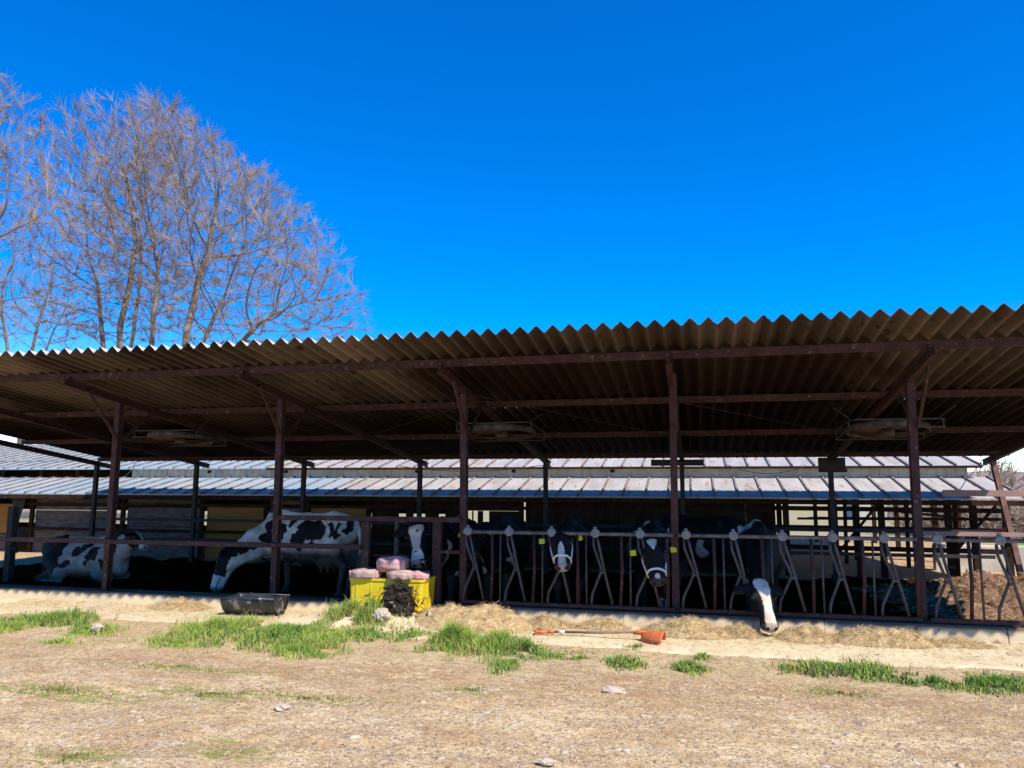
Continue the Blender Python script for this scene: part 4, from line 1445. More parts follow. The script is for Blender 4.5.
# scoop lying face down, back humped up
V, F = [], []
nu, nv = 14, 14
for j in range(nv + 1):
    for i in range(nu + 1):
        u, v = i / nu, -1 + 2 * j / nv
        w = 0.055 + 0.07 * min(1, u * 2.0) ** 0.7
        hump = (1 - abs(v) ** 2.6) * (0.085 + 0.02 * min(1, u * 1.6))
        V.append((-0.02 + 0.27 * u - 0.02 * v * v * u, 0.06 - 0.14 * u * 0.6 + v * w, 0.006 + hump + 0.01 * u))
F = [(j * (nu + 1) + i, j * (nu + 1) + i + 1, (j + 1) * (nu + 1) + i + 1, (j + 1) * (nu + 1) + i) for j in range(nv) for i in range(nu)]
so = np_mesh('scoop', np.array(V), np.array(F), M['orange'], sh, True)
so.modifiers.new('thickness', 'SOLIDIFY').thickness = 0.006
so.rotation_euler = (0, 0, -0.18)
MB().tube([(-0.10, 0.08, 0.070), (-0.03, 0.07, 0.075), (0.05, 0.045, 0.078)], [0.02, 0.024, 0.03], 10).build('socket', M['orange'], sh, True)

# ------------------------------------------------------------------ cows
class SDF:
    def __init__(self, lo, hi, res):
        self.lo, self.res = np.array(lo, float), res
        self.n = np.ceil((np.array(hi) - self.lo) / res).astype(int) + 1
        self.ax = [self.lo[k] + res * np.arange(self.n[k]) for k in range(3)]
        self.d = np.full(tuple(self.n), 0.5, np.float32)

    def _win(self, lo, hi, m):
        i0 = np.maximum(0, np.floor((np.array(lo) - m - self.lo) / self.res).astype(int))
        i1 = np.minimum(self.n, np.ceil((np.array(hi) + m - self.lo) / self.res).astype(int) + 1)
        if (i1 <= i0).any():
            return None, None
        sl = tuple(slice(a, b) for a, b in zip(i0, i1))
        X = np.meshgrid(*[self.ax[k][sl[k]] for k in range(3)], indexing='ij')
        return sl, np.stack(X, -1)

    def _join(self, sl, dn, k):
        a = self.d[sl]
        h = np.clip(0.5 + 0.5 * (a - dn) / k, 0, 1)
        self.d[sl] = a * (1 - h) + dn * h - k * h * (1 - h)

    def cap(self, a, b, r1, r2, k=0.05):
        a, b = np.array(a, float), np.array(b, float)
        r = max(r1, r2)
        sl, X = self._win(np.minimum(a, b) - r, np.maximum(a, b) + r, 0.13)
        if sl is None:
            return self
        ab = b - a
        t = np.clip(((X - a) @ ab) / (ab @ ab + 1e-9), 0, 1)
        dn = np.linalg.norm(X - a - t[..., None] * ab, axis=-1) - (r1 + (r2 - r1) * t)
        self._join(sl, dn, k)
        return self

    def ell(self, c, r, k=0.05, axes=None):
        c, r = np.array(c, float), np.array(r, float)
        m = r.max() if axes is not None else r
        sl, X = self._win(c - m, c + m, 0.13)
        if sl is None:
            return self
        Q = X - c
        if axes is not None:
            Q = Q @ np.array(axes, float).T
        k0 = np.linalg.norm(Q / r, axis=-1)
        k1 = np.linalg.norm(Q / (r * r), axis=-1) + 1e-9
        self._join(sl, np.where(k0 < 1e-4, -r.min(), k0 * (k0 - 1) / k1), k)
        return self

    def path(self, pts, rs, k=0.05):
        for i in range(len(pts) - 1):
            self.cap(pts[i], pts[i + 1], rs[i], rs[i + 1], k)
        return self

    def mesh(self):
        d, n = self.d, self.n
        s = d < 0
        cx, cy, cz = [m - 1 for m in n]
        acc = np.zeros((cx, cy, cz, 3), np.float32)
        cnt = np.zeros((cx, cy, cz), np.float32)
        corners = [(i, j, k) for i in (0, 1) for j in (0, 1) for k in (0, 1)]
        sub = lambda A, c: A[c[0]:c[0] + cx, c[1]:c[1] + cy, c[2]:c[2] + cz]
        for c in corners:
            for ax in range(3):
                if c[ax]:
                    continue
                e = list(c)
                e[ax] = 1
                a, b = sub(d, c), sub(d, e)
                x = (a < 0) != (b < 0)
                t = np.where(x, a / np.where(np.abs(a - b) < 1e-9, 1e-9, a - b), 0)
                for q in range(3):
                    acc[..., q] += np.where(x, c[q] + (t if q == ax else 0), 0)
                cnt += x
        act = cnt > 0
        idx = np.full((cx, cy, cz), -1, np.int64)
        idx[act] = np.arange(act.sum())
        ijk = np.argwhere(act)
        V = (ijk + acc[act] / cnt[act][:, None]) * self.res + self.lo
        F = []
        for ax in range(3):
            a = np.take(s, range(0, n[ax] - 1), ax)
            b = np.take(s, range(1, n[ax]), ax)
            e = np.argwhere(a != b)
            flip = a[tuple(e.T)]
            o1, o2 = [(1, 2), (2, 0), (0, 1)][ax]
            ok = (e[:, o1] > 0) & (e[:, o2] > 0) & (e[:, o1] < n[o1] - 1) & (e[:, o2] < n[o2] - 1)
            e, flip = e[ok], flip[ok]
            def g(da, db):
                q = e.copy()
                q[:, o1] += da
                q[:, o2] += db
                return idx[tuple(q.T)]
            f = np.stack([g(-1, -1), g(0, -1), g(0, 0), g(-1, 0)], 1)
            f[~flip] = f[~flip][:, ::-1]
            F.append(f)
        F = np.concatenate(F)
        return V, F[(F >= 0).all(1)]


BLACK = np.array([0.013, 0.012, 0.013])
WHITE = np.array([0.68, 0.60, 0.52])
PINK = np.array([0.46, 0.27, 0.24])
DIRT = np.array([0.12, 0.085, 0.06])


def cow(loc, rz, poll, muzzle, label, paint, scale=0.9, lying=False, halter=False, tags=False, res=0.015, cat='cow', tail_side=0.0, face_turn=0.0):
    """poll and muzzle are world points; the body stands or lies at loc heading along its local +x"""
    t = tag(empty('cow', loc, rz), label, cat, 'black and white dairy cows in the shed')
    t.scale = (scale,) * 3
    inv = (Matrix.Translation(loc) @ Matrix.Rotation(rz, 4, 'Z') @ Matrix.Scale(scale, 4)).inverted()
    p0, m0 = np.array(inv @ Vector(poll)), np.array(inv @ Vector(muzzle))
    h = m0 - p0
    L = np.linalg.norm(h)
    h = h / L
    s = L / 0.54
    cand = np.array([1.0, 0, 1.0]) + np.array([0, face_turn, 0])
    u = cand - h * (cand @ h)
    u /= np.linalg.norm(u)
    l = np.cross(u, h)
    HP = lambda a, b, c: p0 + (h * a + l * b + u * c) * s        # along, sideways, up
    lo = np.minimum([-1.25, -0.62, -0.05], np.minimum(p0, m0) - 0.32)
    hi = np.maximum([1.0, 0.62, 1.62], np.maximum(p0, m0) + 0.32)
    if lying:
        hi[2] = max(1.0, max(p0[2], m0[2]) + 0.3)
    S = SDF(lo, hi, res)
    dz = -0.50 if lying else 0.0
    A = lambda x, y, z: (x, y, z + dz)
    S.ell(A(0.02, 0, 0.97), (0.80, 0.37, 0.37), 0.08)
    S.ell(A(-0.05, 0.0, 0.86), (0.55, 0.36 if not lying else 0.44, 0.30), 0.1)
    S.ell(A(0.52, 0, 0.97), (0.36, 0.25, 0.38), 0.08)
    S.ell(A(-0.62, 0, 1.11), (0.36, 0.27, 0.27), 0.08)
    S.path([A(-0.86, 0, 1.26), A(-0.5, 0, 1.345), A(0.0, 0, 1.31), A(0.45, 0, 1.35), A(0.70, 0, 1.30)], [0.06, 0.06, 0.06, 0.07, 0.08], 0.08)
    for sy in (1, -1):
        S.ell(A(-0.48, sy * 0.25, 1.28), (0.06, 0.05, 0.055), 0.05)
        S.cap(A(-0.46, sy * 0.24, 1.25), A(-0.62, sy * 0.27, 0.92), 0.05, 0.06, 0.06)
        S.ell(A(-0.26, sy * 0.36, 1.12), (0.02, 0.02, 0.02), 0.02)
        S.ell(A(-0.88, sy * 0.10, 1.20), (0.05, 0.045, 0.05), 0.05)
        S.cap(A(0.60, sy * 0.14, 1.20), A(0.50, sy * 0.20, 0.88), 0.09, 0.11, 0.07)
    S.ell(A(0.74, 0, 0.78), (0.16, 0.13, 0.18), 0.1)
    if not lying:
        for sy in (1, -1):
            S.path([(-0.66, sy * 0.17, 1.05), (-0.58, sy * 0.20, 0.76), (-0.62, sy * 0.19, 0.68)], [0.19, 0.13, 0.10], 0.07)
            S.path([(-0.62, sy * 0.18, 0.70), (-0.80, sy * 0.16, 0.52), (-0.75, sy * 0.15, 0.26), (-0.74, sy * 0.15, 0.11)], [0.10, 0.058, 0.040, 0.046], 0.035)
            S.cap((-0.73, sy * 0.15, 0.09), (-0.69, sy * 0.15, 0.035), 0.048, 0.058, 0.03)
            S.path([(0.50, sy * 0.17, 0.86), (0.44, sy * 0.17, 0.68), (0.46, sy * 0.165, 0.42), (0.45, sy * 0.16, 0.22), (0.46, sy * 0.16, 0.11)], [0.125, 0.085, 0.056, 0.040, 0.046], 0.04)
            S.cap((0.47, sy * 0.16, 0.09), (0.50, sy * 0.16, 0.035), 0.048, 0.056, 0.03)
        S.ell((-0.42, 0, 0.63), (0.26, 0.17, 0.17), 0.06)
        for sy in (1, -1):
            for xx in (-0.34, -0.48):
                S.cap((xx, sy * 0.08, 0.5), (xx, sy * 0.085, 0.42), 0.028, 0.018, 0.03)
        S.path([(-0.91, 0, 1.27), (-1.0, tail_side * 0.3, 1.1), (-1.02, tail_side, 0.72), (-1.0, tail_side * 1.1, 0.52), (-1.0, tail_side * 1.1, 0.38)], [0.04, 0.028, 0.024, 0.045, 0.02], 0.03)
    else:
        for sy in (1, -1):
            S.path([A(-0.55, sy * 0.22, 0.95), (-0.25, sy * 0.45, 0.20), (-0.62, sy * 0.50, 0.10)], [0.22, 0.14, 0.08], 0.08)
            S.path([(-0.62, sy * 0.50, 0.10), (-0.30, sy * 0.53, 0.06), (-0.16, sy * 0.53, 0.05)], [0.075, 0.045, 0.052], 0.03)
            S.path([A(0.52, sy * 0.2, 0.85), (0.42, sy * 0.26, 0.16), (0.72, sy * 0.27, 0.10), (0.70, sy * 0.24, 0.05), (0.45, sy * 0.22, 0.05)], [0.13, 0.09, 0.06, 0.045, 0.045], 0.05)
        S.path([A(-0.9, 0, 1.2), (-1.05, 0.1, 0.5), (-1.1, 0.2, 0.15)], [0.04, 0.03, 0.04], 0.03)
    # neck
    q = HP(0.05, 0, -0.06)
    n0, n1 = np.array(A(0.62, 0, 1.16)), np.array(A(0.66, 0, 0.93))
    mid = (n0 + q) / 2 + np.array([0.02, 0, 0.04])
    S.path([n0, mid, q], [0.17, 0.135, 0.105 * s], 0.08)
    q2 = HP(0.14, 0, -0.11)
    S.path([n1, (n1 + q2) / 2 + np.array([0, 0, -0.02]), q2], [0.18, 0.115, 0.075 * s], 0.1)
    # head
    axes = [h, l, u]
    E = lambda a, b, c, r, k, ax=axes: S.ell(HP(a, b, c), np.array(r) * s, k * s, ax)
    C = lambda a, b, r1, r2, k: S.cap(HP(*a), HP(*b), r1 * s, r2 * s, k * s)
    E(0.09, 0, -0.015, (0.13, 0.122, 0.108), 0.04)
    E(0.0, 0, 0.025, (0.06, 0.09, 0.05), 0.04)
    C((0.12, 0.022, 0.0), (0.40, 0.012, 0.0), 0.096, 0.070, 0.03)
    C((0.12, -0.022, 0.0), (0.40, -0.012, 0.0), 0.096, 0.070, 0.03)
    C((0.14, 0.045, 0.025), (0.24, 0.035, 0.02), 0.055, 0.05, 0.03)
    C((0.14, -0.045, 0.025), (0.24, -0.035, 0.02), 0.055, 0.05, 0.03)
    E(0.475, 0, -0.012, (0.078, 0.104, 0.074), 0.03)
    C((0.12, 0, -0.10), (0.44, 0, -0.062), 0.072, 0.042, 0.04)
    for sy in (1, -1):
        E(0.165, sy * 0.104, 0.035, (0.045, 0.030, 0.032), 0.02)
        E(0.16, sy * 0.080, -0.075, (0.10, 0.038, 0.070), 0.03)
        E(0.495, sy * 0.045, 0.022, (0.035, 0.028, 0.025), 0.015)
        ea = np.array([h * 0.25 + l * sy * 0.95 - u * 0.18, h * 0.9 - l * sy * 0.25, u])
        ea[0] /= np.linalg.norm(ea[0])
        ea[1] -= ea[0] * (ea[1] @ ea[0])
        ea[1] /= np.linalg.norm(ea[1])
        ea[2] = np.cross(ea[0], ea[1])
        S.ell(HP(0.055, sy * 0.20, -0.01), np.array([0.115, 0.062, 0.024]) * s, 0.02, ea)
    V, F = S.mesh()
    o = np_mesh('body', V, F, M['coat'], t, True)
    md = o.modifiers.new('smooth', 'SMOOTH')
    md.factor, md.iterations = 0.5, 2
    hc = np.stack([(V - p0) @ h, (V - p0) @ l, (V - p0) @ u], 1) / s
    rgb = paint(V, hc, dz)
    # muzzle, nostrils, mouth line, inner ear
    nose = (hc[:, 0] > 0.485) & (np.abs(hc[:, 1]) < 0.12) & (np.abs(hc[:, 2]) < 0.14)
    rgb[nose] = 0.5 * rgb[nose] + 0.5 * np.array([0.10, 0.07, 0.065])
    for sy in (1, -1):
        nn = ((hc[:, 0] - 0.535) / 0.024) ** 2 + ((hc[:, 1] - sy * 0.045) / 0.022) ** 2 + ((hc[:, 2] - 0.018) / 0.024) ** 2 < 1
        rgb[nn] = BLACK
    mouth = (np.abs(hc[:, 2] + 0.048) < 0.008) & (hc[:, 0] > 0.36) & (hc[:, 0] < 0.6) & (np.abs(hc[:, 1]) < 0.12)
    rgb[mouth] *= 0.35
    set_color(o, 'coat', rgb)
    for sy in (1, -1):
        import bmesh
        bm = bmesh.new()
        bmesh.ops.create_uvsphere(bm, u_segments=14, v_segments=10, radius=0.026 * s)
        me = bpy.data.meshes.new('eye')
        bm.to_mesh(me)
        bm.free()
        e = link('eye', me, M['eye'], t, True)
        e.location = HP(0.175, sy * 0.121, 0.032)
    if halter:
        b = MB()
        ring, n = [], 20
        for i in range(n + 1):
            a = 2 * math.pi * i / n
            ring.append(HP(0.385 + 0.012 * math.cos(a), 0.106 * math.cos(a), -0.035 + 0.122 * math.sin(a)))
        b.tube(ring, 0.013 * s, 8, False)
        for sy in (1, -1):
            b.tube([HP(0.385, sy * 0.106, -0.03), HP(0.22, sy * 0.132, -0.05), HP(0.03, sy * 0.142, -0.03)], 0.010 * s, 6)
        b.build('halter', M['whitepl'], t, True)
    if tags:
        for sy in (1, -1):
            c = HP(0.10, sy * 0.235, 0.012)
            b = MB()
            rot = Matrix([list(v) for v in (np.array([l * sy, h, u]).T)])
            b.box(-0.035 * s, 0.035 * s, -0.02 * s, 0.055 * s, 0.012 * s, 0.018 * s, 0.002 * s, rot, c)
            b.tube([c, c + u * 0.03 * s], 0.011 * s, 8)
            b.build('ear_tag', M['tagyel'], t)
    return t


def blend(base, col, mask):
    base[mask] = col
    return base


def pts_mask(P, q, r, seed=1.0, warp=0.06):
    W = P + warp * 3.2 * (np.stack([vfbm(P, 7, seed, 4), vfbm(P, 7, seed + 5, 4), vfbm(P, 7, seed + 9, 4)], 1) - 0.5)
    return (((W - np.array(q)) / np.array(r)) ** 2).sum(1) < 1


def coat_noise(P, s, seed, thr):
    return vfbm(P * np.array([1, 1, 0.8]), s, seed) > thr


def paint_white_big(P, hc, dz):
    c = np.tile(WHITE, (len(P), 1))
    for (q, r, sd) in (((0.30, 0.35, 1.09), (0.11, 0.3, 0.14), 1), ((-0.30, 0.35, 1.14), (0.25, 0.3, 0.19), 2), ((-0.10, 0.35, 1.00), (0.09, 0.3, 0.20), 3), ((0.56, 0.3, 1.18), (0.10, 0.3, 0.11), 12), ((-0.86, 0.2, 1.2), (0.07, 0.3, 0.16), 13), ((0.12, 0.3, 1.24), (0.07, 0.3, 0.08), 4),
                       ((-0.62, 0.3, 1.13), (0.05, 0.3, 0.15), 5), ((-0.74, 0.3, 1.10), (0.045, 0.3, 0.14), 6), ((0.02, 0.36, 0.92), (0.05, 0.3, 0.10), 7), ((-0.33, 0.36, 0.86), (0.06, 0.3, 0.10), 8),
                       ((0.50, 0.2, 0.98), (0.16, 0.4, 0.13), 9), ((-0.2, -0.3, 1.1), (0.5, 0.3, 0.3), 10)):
        blend(c, BLACK, pts_mask(P, q, r, sd, 0.07))
    neck = (P[:, 0] > 0.50) & (P[:, 2] > 0.90 - 0.62 * (P[:, 0] - 0.5) + 0.16 * (vfbm(P, 7, 2) - 0.5)) & (P[:, 2] < 0.90 + 0.25 * (vfbm(P, 6, 8) - 0.5))
    blend(c, BLACK, neck & (hc[:, 0] < 0.2))
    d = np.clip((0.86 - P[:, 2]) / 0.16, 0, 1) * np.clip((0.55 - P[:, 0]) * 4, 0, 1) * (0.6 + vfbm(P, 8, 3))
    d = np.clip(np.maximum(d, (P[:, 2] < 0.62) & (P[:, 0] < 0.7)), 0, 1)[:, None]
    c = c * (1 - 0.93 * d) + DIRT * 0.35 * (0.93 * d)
    head = (hc[:, 0] > -0.02) & (np.abs(hc[:, 1]) < 0.17) & (np.abs(hc[:, 2]) < 0.22) & (hc[:, 0] < 0.7)
    blend(c, BLACK, head & (hc[:, 2] > -0.11))
    blend(c, WHITE, head & ((hc[:, 0] > 0.34 + 0.03 * hc[:, 1]) | ((np.abs(hc[:, 1]) < 0.03) & (hc[:, 2] > 0) & (hc[:, 0] < 0.12)) | ((hc[:, 2] < -0.10) & (hc[:, 0] > 0.12))))
    return c


def paint_lying(P, hc, dz):
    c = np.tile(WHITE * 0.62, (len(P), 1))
    for (q, r, sd) in (((0.05, -0.35, 0.62), (0.10, 0.3, 0.10), 1), ((0.36, -0.3, 0.60), (0.11, 0.3, 0.16), 2), ((0.22, -0.3, 0.40), (0.06, 0.3, 0.10), 3), ((-0.8, 0, 0.4), (0.58, 0.7, 0.70), 4), ((-0.45, -0.35, 0.28), (0.25, 0.4, 0.25), 6), ((0.7, -0.1, 0.7), (0.10, 0.4, 0.25), 5), ((-0.12, -0.3, 0.38), (0.12, 0.3, 0.10), 7), ((0.20, -0.3, 0.72), (0.09, 0.3, 0.07), 8), ((0.55, -0.3, 0.38), (0.08, 0.3, 0.12), 9)):
        blend(c, BLACK * 1.6, pts_mask(P, q, r, sd, 0.08))
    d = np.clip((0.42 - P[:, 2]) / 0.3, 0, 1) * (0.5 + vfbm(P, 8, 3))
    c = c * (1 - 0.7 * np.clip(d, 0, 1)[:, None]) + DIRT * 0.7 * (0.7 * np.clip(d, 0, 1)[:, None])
    head = (hc[:, 0] > -0.08) & (np.abs(hc[:, 1]) < 0.3) & (np.abs(hc[:, 2]) < 0.22) & (hc[:, 0] < 0.7)
    blend(c, BLACK, head)
    blend(c, WHITE, head & (((np.abs(hc[:, 1]) < 0.045) & (hc[:, 2] > -0.02)) | (hc[:, 0] > 0.40)))
    return c


def paint_dark(seed, face, thr=0.66, ear=None):
    def f(P, hc, dz):
        c = np.tile(BLACK, (len(P), 1))
        body = (P[:, 0] < 0.75)
        blend(c, WHITE, body & coat_noise(P, 2.3, seed, thr))
        blend(c, DIRT * 0.5, (P[:, 2] < 0.5) & body & coat_noise(P, 4, seed + 2, 0.45))
        head = (hc[:, 0] > -0.06) & (np.abs(hc[:, 1]) < 0.17) & (np.abs(hc[:, 2]) < 0.22) & (hc[:, 0] < 0.7)
        blend(c, BLACK, head | ((hc[:, 0] > -0.3) & (hc[:, 0] < 0.3) & (np.abs(hc[:, 1]) > 0.1) & (np.abs(hc[:, 1]) < 0.4) & (np.abs(hc[:, 2]) < 0.25) & (P[:, 0] > 0.75)))
        w = face(hc, head, P)
        blend(c, WHITE, w)
        return c
    return f


def face_blaze(hc, head, P):      # broad white blaze with dark cheeks
    wob = 0.02 * (vfbm(hc, 14, 3) - 0.5)
    half = np.interp(hc[:, 0], [-0.08, 0.0, 0.08, 0.2, 0.32, 0.42, 0.6], [0.05, 0.085, 0.085, 0.050, 0.044, 0.06, 0.07]) + wob
    return head & (np.abs(hc[:, 1]) < half) & (hc[:, 2] > -0.05)


def face_white(hc, head, P):      # white front, black round the eyes
    w = head & (hc[:, 0] > 0.06) & (np.abs(hc[:, 1] + 0.008) < np.interp(hc[:, 0], [0.05, 0.1, 0.2, 0.34, 0.42, 0.6], [0.085, 0.10, 0.065, 0.042, 0.075, 0.09])) & (hc[:, 2] > -0.08)
    return w & (vfbm(hc, 20, 4) < 0.72)


def face_star(hc, head, P):       # small white shield on the forehead and a pale nose spot
    return head & (hc[:, 2] > 0) & ((np.abs(hc[:, 1]) < np.interp(hc[:, 0], [-0.04, -0.01, 0.05, 0.15], [0, 0.062, 0.05, 0.0])) | (((hc[:, 0] - 0.47) / 0.035) ** 2 + (hc[:, 1] / 0.03) ** 2 < 1))


def face_snip(hc, head, P):       # pale nose with a stripe running up
    return head & (hc[:, 2] > -0.03) & (np.abs(hc[:, 1]) < np.interp(hc[:, 0], [0.18, 0.26, 0.36, 0.5], [0.0, 0.035, 0.04, 0.05]))


def face_dark(hc, head, P):
    return head & (hc[:, 0] > 9)


ZF = Z_IN - 0.02
cow((-10.95, 12.0, ZF), 0.10, (-9.86, 11.85, 0.70), (-9.50, 11.75, 0.46), 'white and black cow lying down at the left, its head at the right end', paint_lying, 0.9, lying=True)
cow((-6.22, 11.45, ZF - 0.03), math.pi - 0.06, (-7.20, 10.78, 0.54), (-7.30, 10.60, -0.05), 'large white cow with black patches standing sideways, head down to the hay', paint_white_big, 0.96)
cow((-3.70, 11.3, ZF), -math.pi / 2 - 0.02, (-3.72, 9.90, 1.05), (-3.58, 9.60, 0.52), 'cow with a white face looking out over the yellow tub', paint_dark(4, face_white, 0.62), 0.9, res=0.013)
cow((-2.95, 11.6, ZF), -math.pi / 2 + 0.02, (-2.98, 10.25, 0.98), (-2.92, 9.90, 0.62), 'black cow with pale ear tags half hidden behind the post right of the yellow tub', paint_dark(9, face_dark, 0.72), 0.9, tags=True)
cow((-1.82, 11.2, ZF), -math.pi / 2 + 0.05, (-1.69, 9.56, 0.98), (-1.60, 9.22, 0.57), 'black cow in a white halter with a pale nose stripe, behind the left headlock panel', paint_dark(14, face_snip, 0.72), 0.9, halter=True, tags=True, res=0.013)
cow((-0.66, 11.2, ZF), -math.pi / 2 + 0.05, (-0.56, 9.57, 0.87), (-0.47, 9.24, 0.43), 'black cow with a white forehead star and white halter, just left of the middle post', paint_dark(23, face_star, 0.70), 0.9, halter=True, tags=True, res=0.013)
cow((0.78, 10.95, ZF), -math.pi / 2 - 0.04, (0.66, 9.42, 0.44), (0.75, 9.10, -0.01), 'black cow with a broad white blaze reaching under the fence', paint_dark(31, face_blaze, 0.66), 0.9, res=0.012, face_turn=0.45)
cow((0.0, 13.6, ZF), math.pi - 0.3, (-1.0, 13.3, 0.62), (-1.2, 13.0, 0.2), 'black cow standing deep in the dark shed behind the middle post', paint_dark(41, face_dark, 0.74), 0.9, res=0.02)

# ------------------------------------------------------------------ trees
class Tubes:
    """many thin tapered tubes collected quickly"""
    def __init__(self):
        self.V, self.F, self.n = [], [], 0

    def add(self, pts, rs, k):
        pts = np.asarray(pts)
        m = len(pts)
        d = np.gradient(pts, axis=0)
        d /= np.linalg.norm(d, axis=1)[:, None] + 1e-9
        ref = np.array([0.3, 0.5, 0.81]) if abs(d[0] @ np.array([0.3, 0.5, 0.81])) < 0.9 else np.array([1.0, 0, 0])
        s = np.cross(d, ref)
        s /= np.linalg.norm(s, axis=1)[:, None] + 1e-9
        t = np.cross(d, s)
        a = np.arange(k) * 2 * np.pi / k
        ring = pts[:, None, :] + (s[:, None, :] * np.cos(a)[None, :, None] + t[:, None, :] * np.sin(a)[None, :, None]) * np.asarray(rs)[:, None, None]
        self.V.append(ring.reshape(-1, 3))
        i = (np.arange(k)[None, :] + k * np.arange(m - 1)[:, None])
        j = ((np.arange(k)[None, :] + 1) % k + k * np.arange(m - 1)[:, None])
        self.F.append(np.stack([i, j, j + k, i + k], -1).reshape(-1, 4) + self.n)
        self.n += m * k

    def build(self, name, m, parent, off):
        return np_mesh(name, np.concatenate(self.V) - np.array(off), np.concatenate(self.F), m, parent, True)


def rvec(rng):
    v = rng.normal(0, 1, 3)
    return v / np.linalg.norm(v)


def grow(rng, start, d, L, r0, r1, seg, up_pull, wob):
    pts = [np.array(start, float)]
    d = np.array(d, float) / np.linalg.norm(d)
    for i in range(seg):
        d = d + rvec(rng) * wob + np.array([0, 0, up_pull])
        d /= np.linalg.norm(d)
        pts.append(pts[-1] + d * L / seg)
    return np.array(pts), np.linspace(r0, r1, seg + 1)


def in_poly(px, pz, poly):
    ins = np.zeros(len(px), bool)
    n = len(poly)
    for i in range(n):
        (x0, z0), (x1, z1) = poly[i], poly[(i + 1) % n]
        c = ((z0 > pz) != (z1 > pz)) & (px < (x1 - x0) * (pz - z0) / (z1 - z0 + 1e-9) + x0)
        ins ^= c
    return ins


def make_tree(base, stems, poly, depth, seed, label, n_attr=2600, step=0.33, twigs=9, twig_len=1.0):
    """grown by space colonisation: stems start the trunk, the wood then reaches for points spread through the crown"""
    rng = np.random.default_rng(seed)
    t = tag(empty('bare_tree', base), label, 'tree', 'bare trees behind the barn')
    poly = np.array(poly, float)
    c = poly.mean(0)
    lo, hi = poly.min(0), poly.max(0)
    A = np.zeros((0, 3))
    while len(A) < n_attr:
        q = rng.uniform(lo, hi, (4000, 2))
        q = q[in_poly(q[:, 0], q[:, 1], poly)]
        y = rng.uniform(-1, 1, len(q))
        # thinner towards the rim of the crown
        e = np.abs(q - c) / np.maximum(1e-6, (hi - lo) / 2)
        y = y * depth * np.sqrt(np.clip(1.15 - (e ** 2).sum(1) * 0.55, 0.15, 1))
        A = np.concatenate([A, np.stack([q[:, 0], base[1] + y, q[:, 1]], 1)])
    A = A[:n_attr]
    P_, par, D = [np.array(base, float)], [-1], [np.array([0, 0, 1.0])]
    for st in stems:
        k = 0
        pts = [np.array(base, float)] + [np.array(p, float) for p in st]
        for a, b in zip(pts[:-1], pts[1:]):
            n = max(1, int(np.linalg.norm(b - a) / step))
            for i in range(1, n + 1):
                p = a + (b - a) * i / n + rng.normal(0, 0.03, 3)
                par.append(k)
                D.append((b - a) / np.linalg.norm(b - a))
                P_.append(p)
                k = len(P_) - 1
    P_, D = list(P_), list(D)
    near = np.full(len(A), -1)
    dist = np.full(len(A), 1e9)
    new = list(range(len(P_)))
    alive = np.ones(len(A), bool)
    born = {}
    for it in range(140):
        if not new:
            break
        N = np.array([P_[i] for i in new])
        d = np.linalg.norm(A[:, None, :] - N[None], axis=2)
        j = d.argmin(1)
        dm = d[np.arange(len(A)), j]
        upd = dm < dist
        dist[upd] = dm[upd]
        near[upd] = np.array(new)[j[upd]]
        alive &= dist > 0.42
        act = alive & (dist < 4.5)
        if not act.any():
            break
        new = []
        idx = near[act]
        act_i = np.nonzero(act)[0]
        v = A[act] - np.array(P_)[idx]
        v /= np.linalg.norm(v, axis=1)[:, None]
        for i in np.unique(idx):
            g = v[idx == i].mean(0)
            g = g / (np.linalg.norm(g) + 1e-9) + D[i] * 0.75 + rng.normal(0, 0.10, 3) + np.array([0, 0, 0.03])
            g /= np.linalg.norm(g)
            p = P_[i] + g * step
            sib = born.setdefault(int(i), [])
            if len(sib) >= 3 or any(np.linalg.norm(p - q_) < 0.16 for q_ in sib):
                alive[act_i[idx == i]] = False
                continue
            sib.append(p)
            P_.append(p)
            par.append(int(i))
            D.append(g)
            new.append(len(P_) - 1)
        if len(P_) > 14000:
            break
    n = len(P_)
    P_ = np.array(P_)
    D = np.array(D)
    par = np.array(par)
    kids = [[] for _ in range(n)]
    for i in range(1, n):
        kids[par[i]].append(i)
    acc = np.zeros(n)
    for i in range(n - 1, -1, -1):
        if not kids[i]:
            acc[i] = 0.0100 ** 2.12
        else:
            acc[i] = acc[kids[i]].sum()
    rad = np.minimum(acc ** (1 / 2.12), 0.30)
    # soften the zigzag of the growth steps
    for _ in range(2):
        Q = P_.copy()
        for i in range(1, n):
            if kids[i]:
                b = max(kids[i], key=lambda q: rad[q])
                Q[i] = 0.25 * P_[par[i]] + 0.5 * P_[i] + 0.25 * P_[b]
        P_ = Q
    wood, mids, fine = Tubes(), Tubes(), Tubes()
    pend = []
    for s_ in (0,):
        for k in sorted(kids[s_], key=lambda q: -rad[q]):
            ch = [s_, k]
            while kids[ch[-1]]:
                ks = sorted(kids[ch[-1]], key=lambda q: -rad[q])
                ch.append(ks[0])
            rs = [max(0.006, min(rad[q], rad[k] * 1.02)) for q in ch]
            (wood if rs[0] > 0.05 else mids).add(P_[ch], rs, 7 if rs[0] > 0.05 else 4)
            for q in ch[1:]:
                for o_ in sorted(kids[q], key=lambda w: -rad[w])[1:]:
                    pend.append((q, o_))
            while pend:
                q, o_ = pend.pop()
                c2 = [q, o_]
                while kids[c2[-1]]:
                    ks = sorted(kids[c2[-1]], key=lambda w: -rad[w])
                    for w in ks[1:]:
                        pend.append((c2[-1], w))
                    c2.append(ks[0])
                r2 = [max(0.006, min(rad[w], rad[o_])) for w in c2]
                (wood if r2[0] > 0.05 else mids).add(P_[c2], r2, 7 if r2[0] > 0.05 else 4)
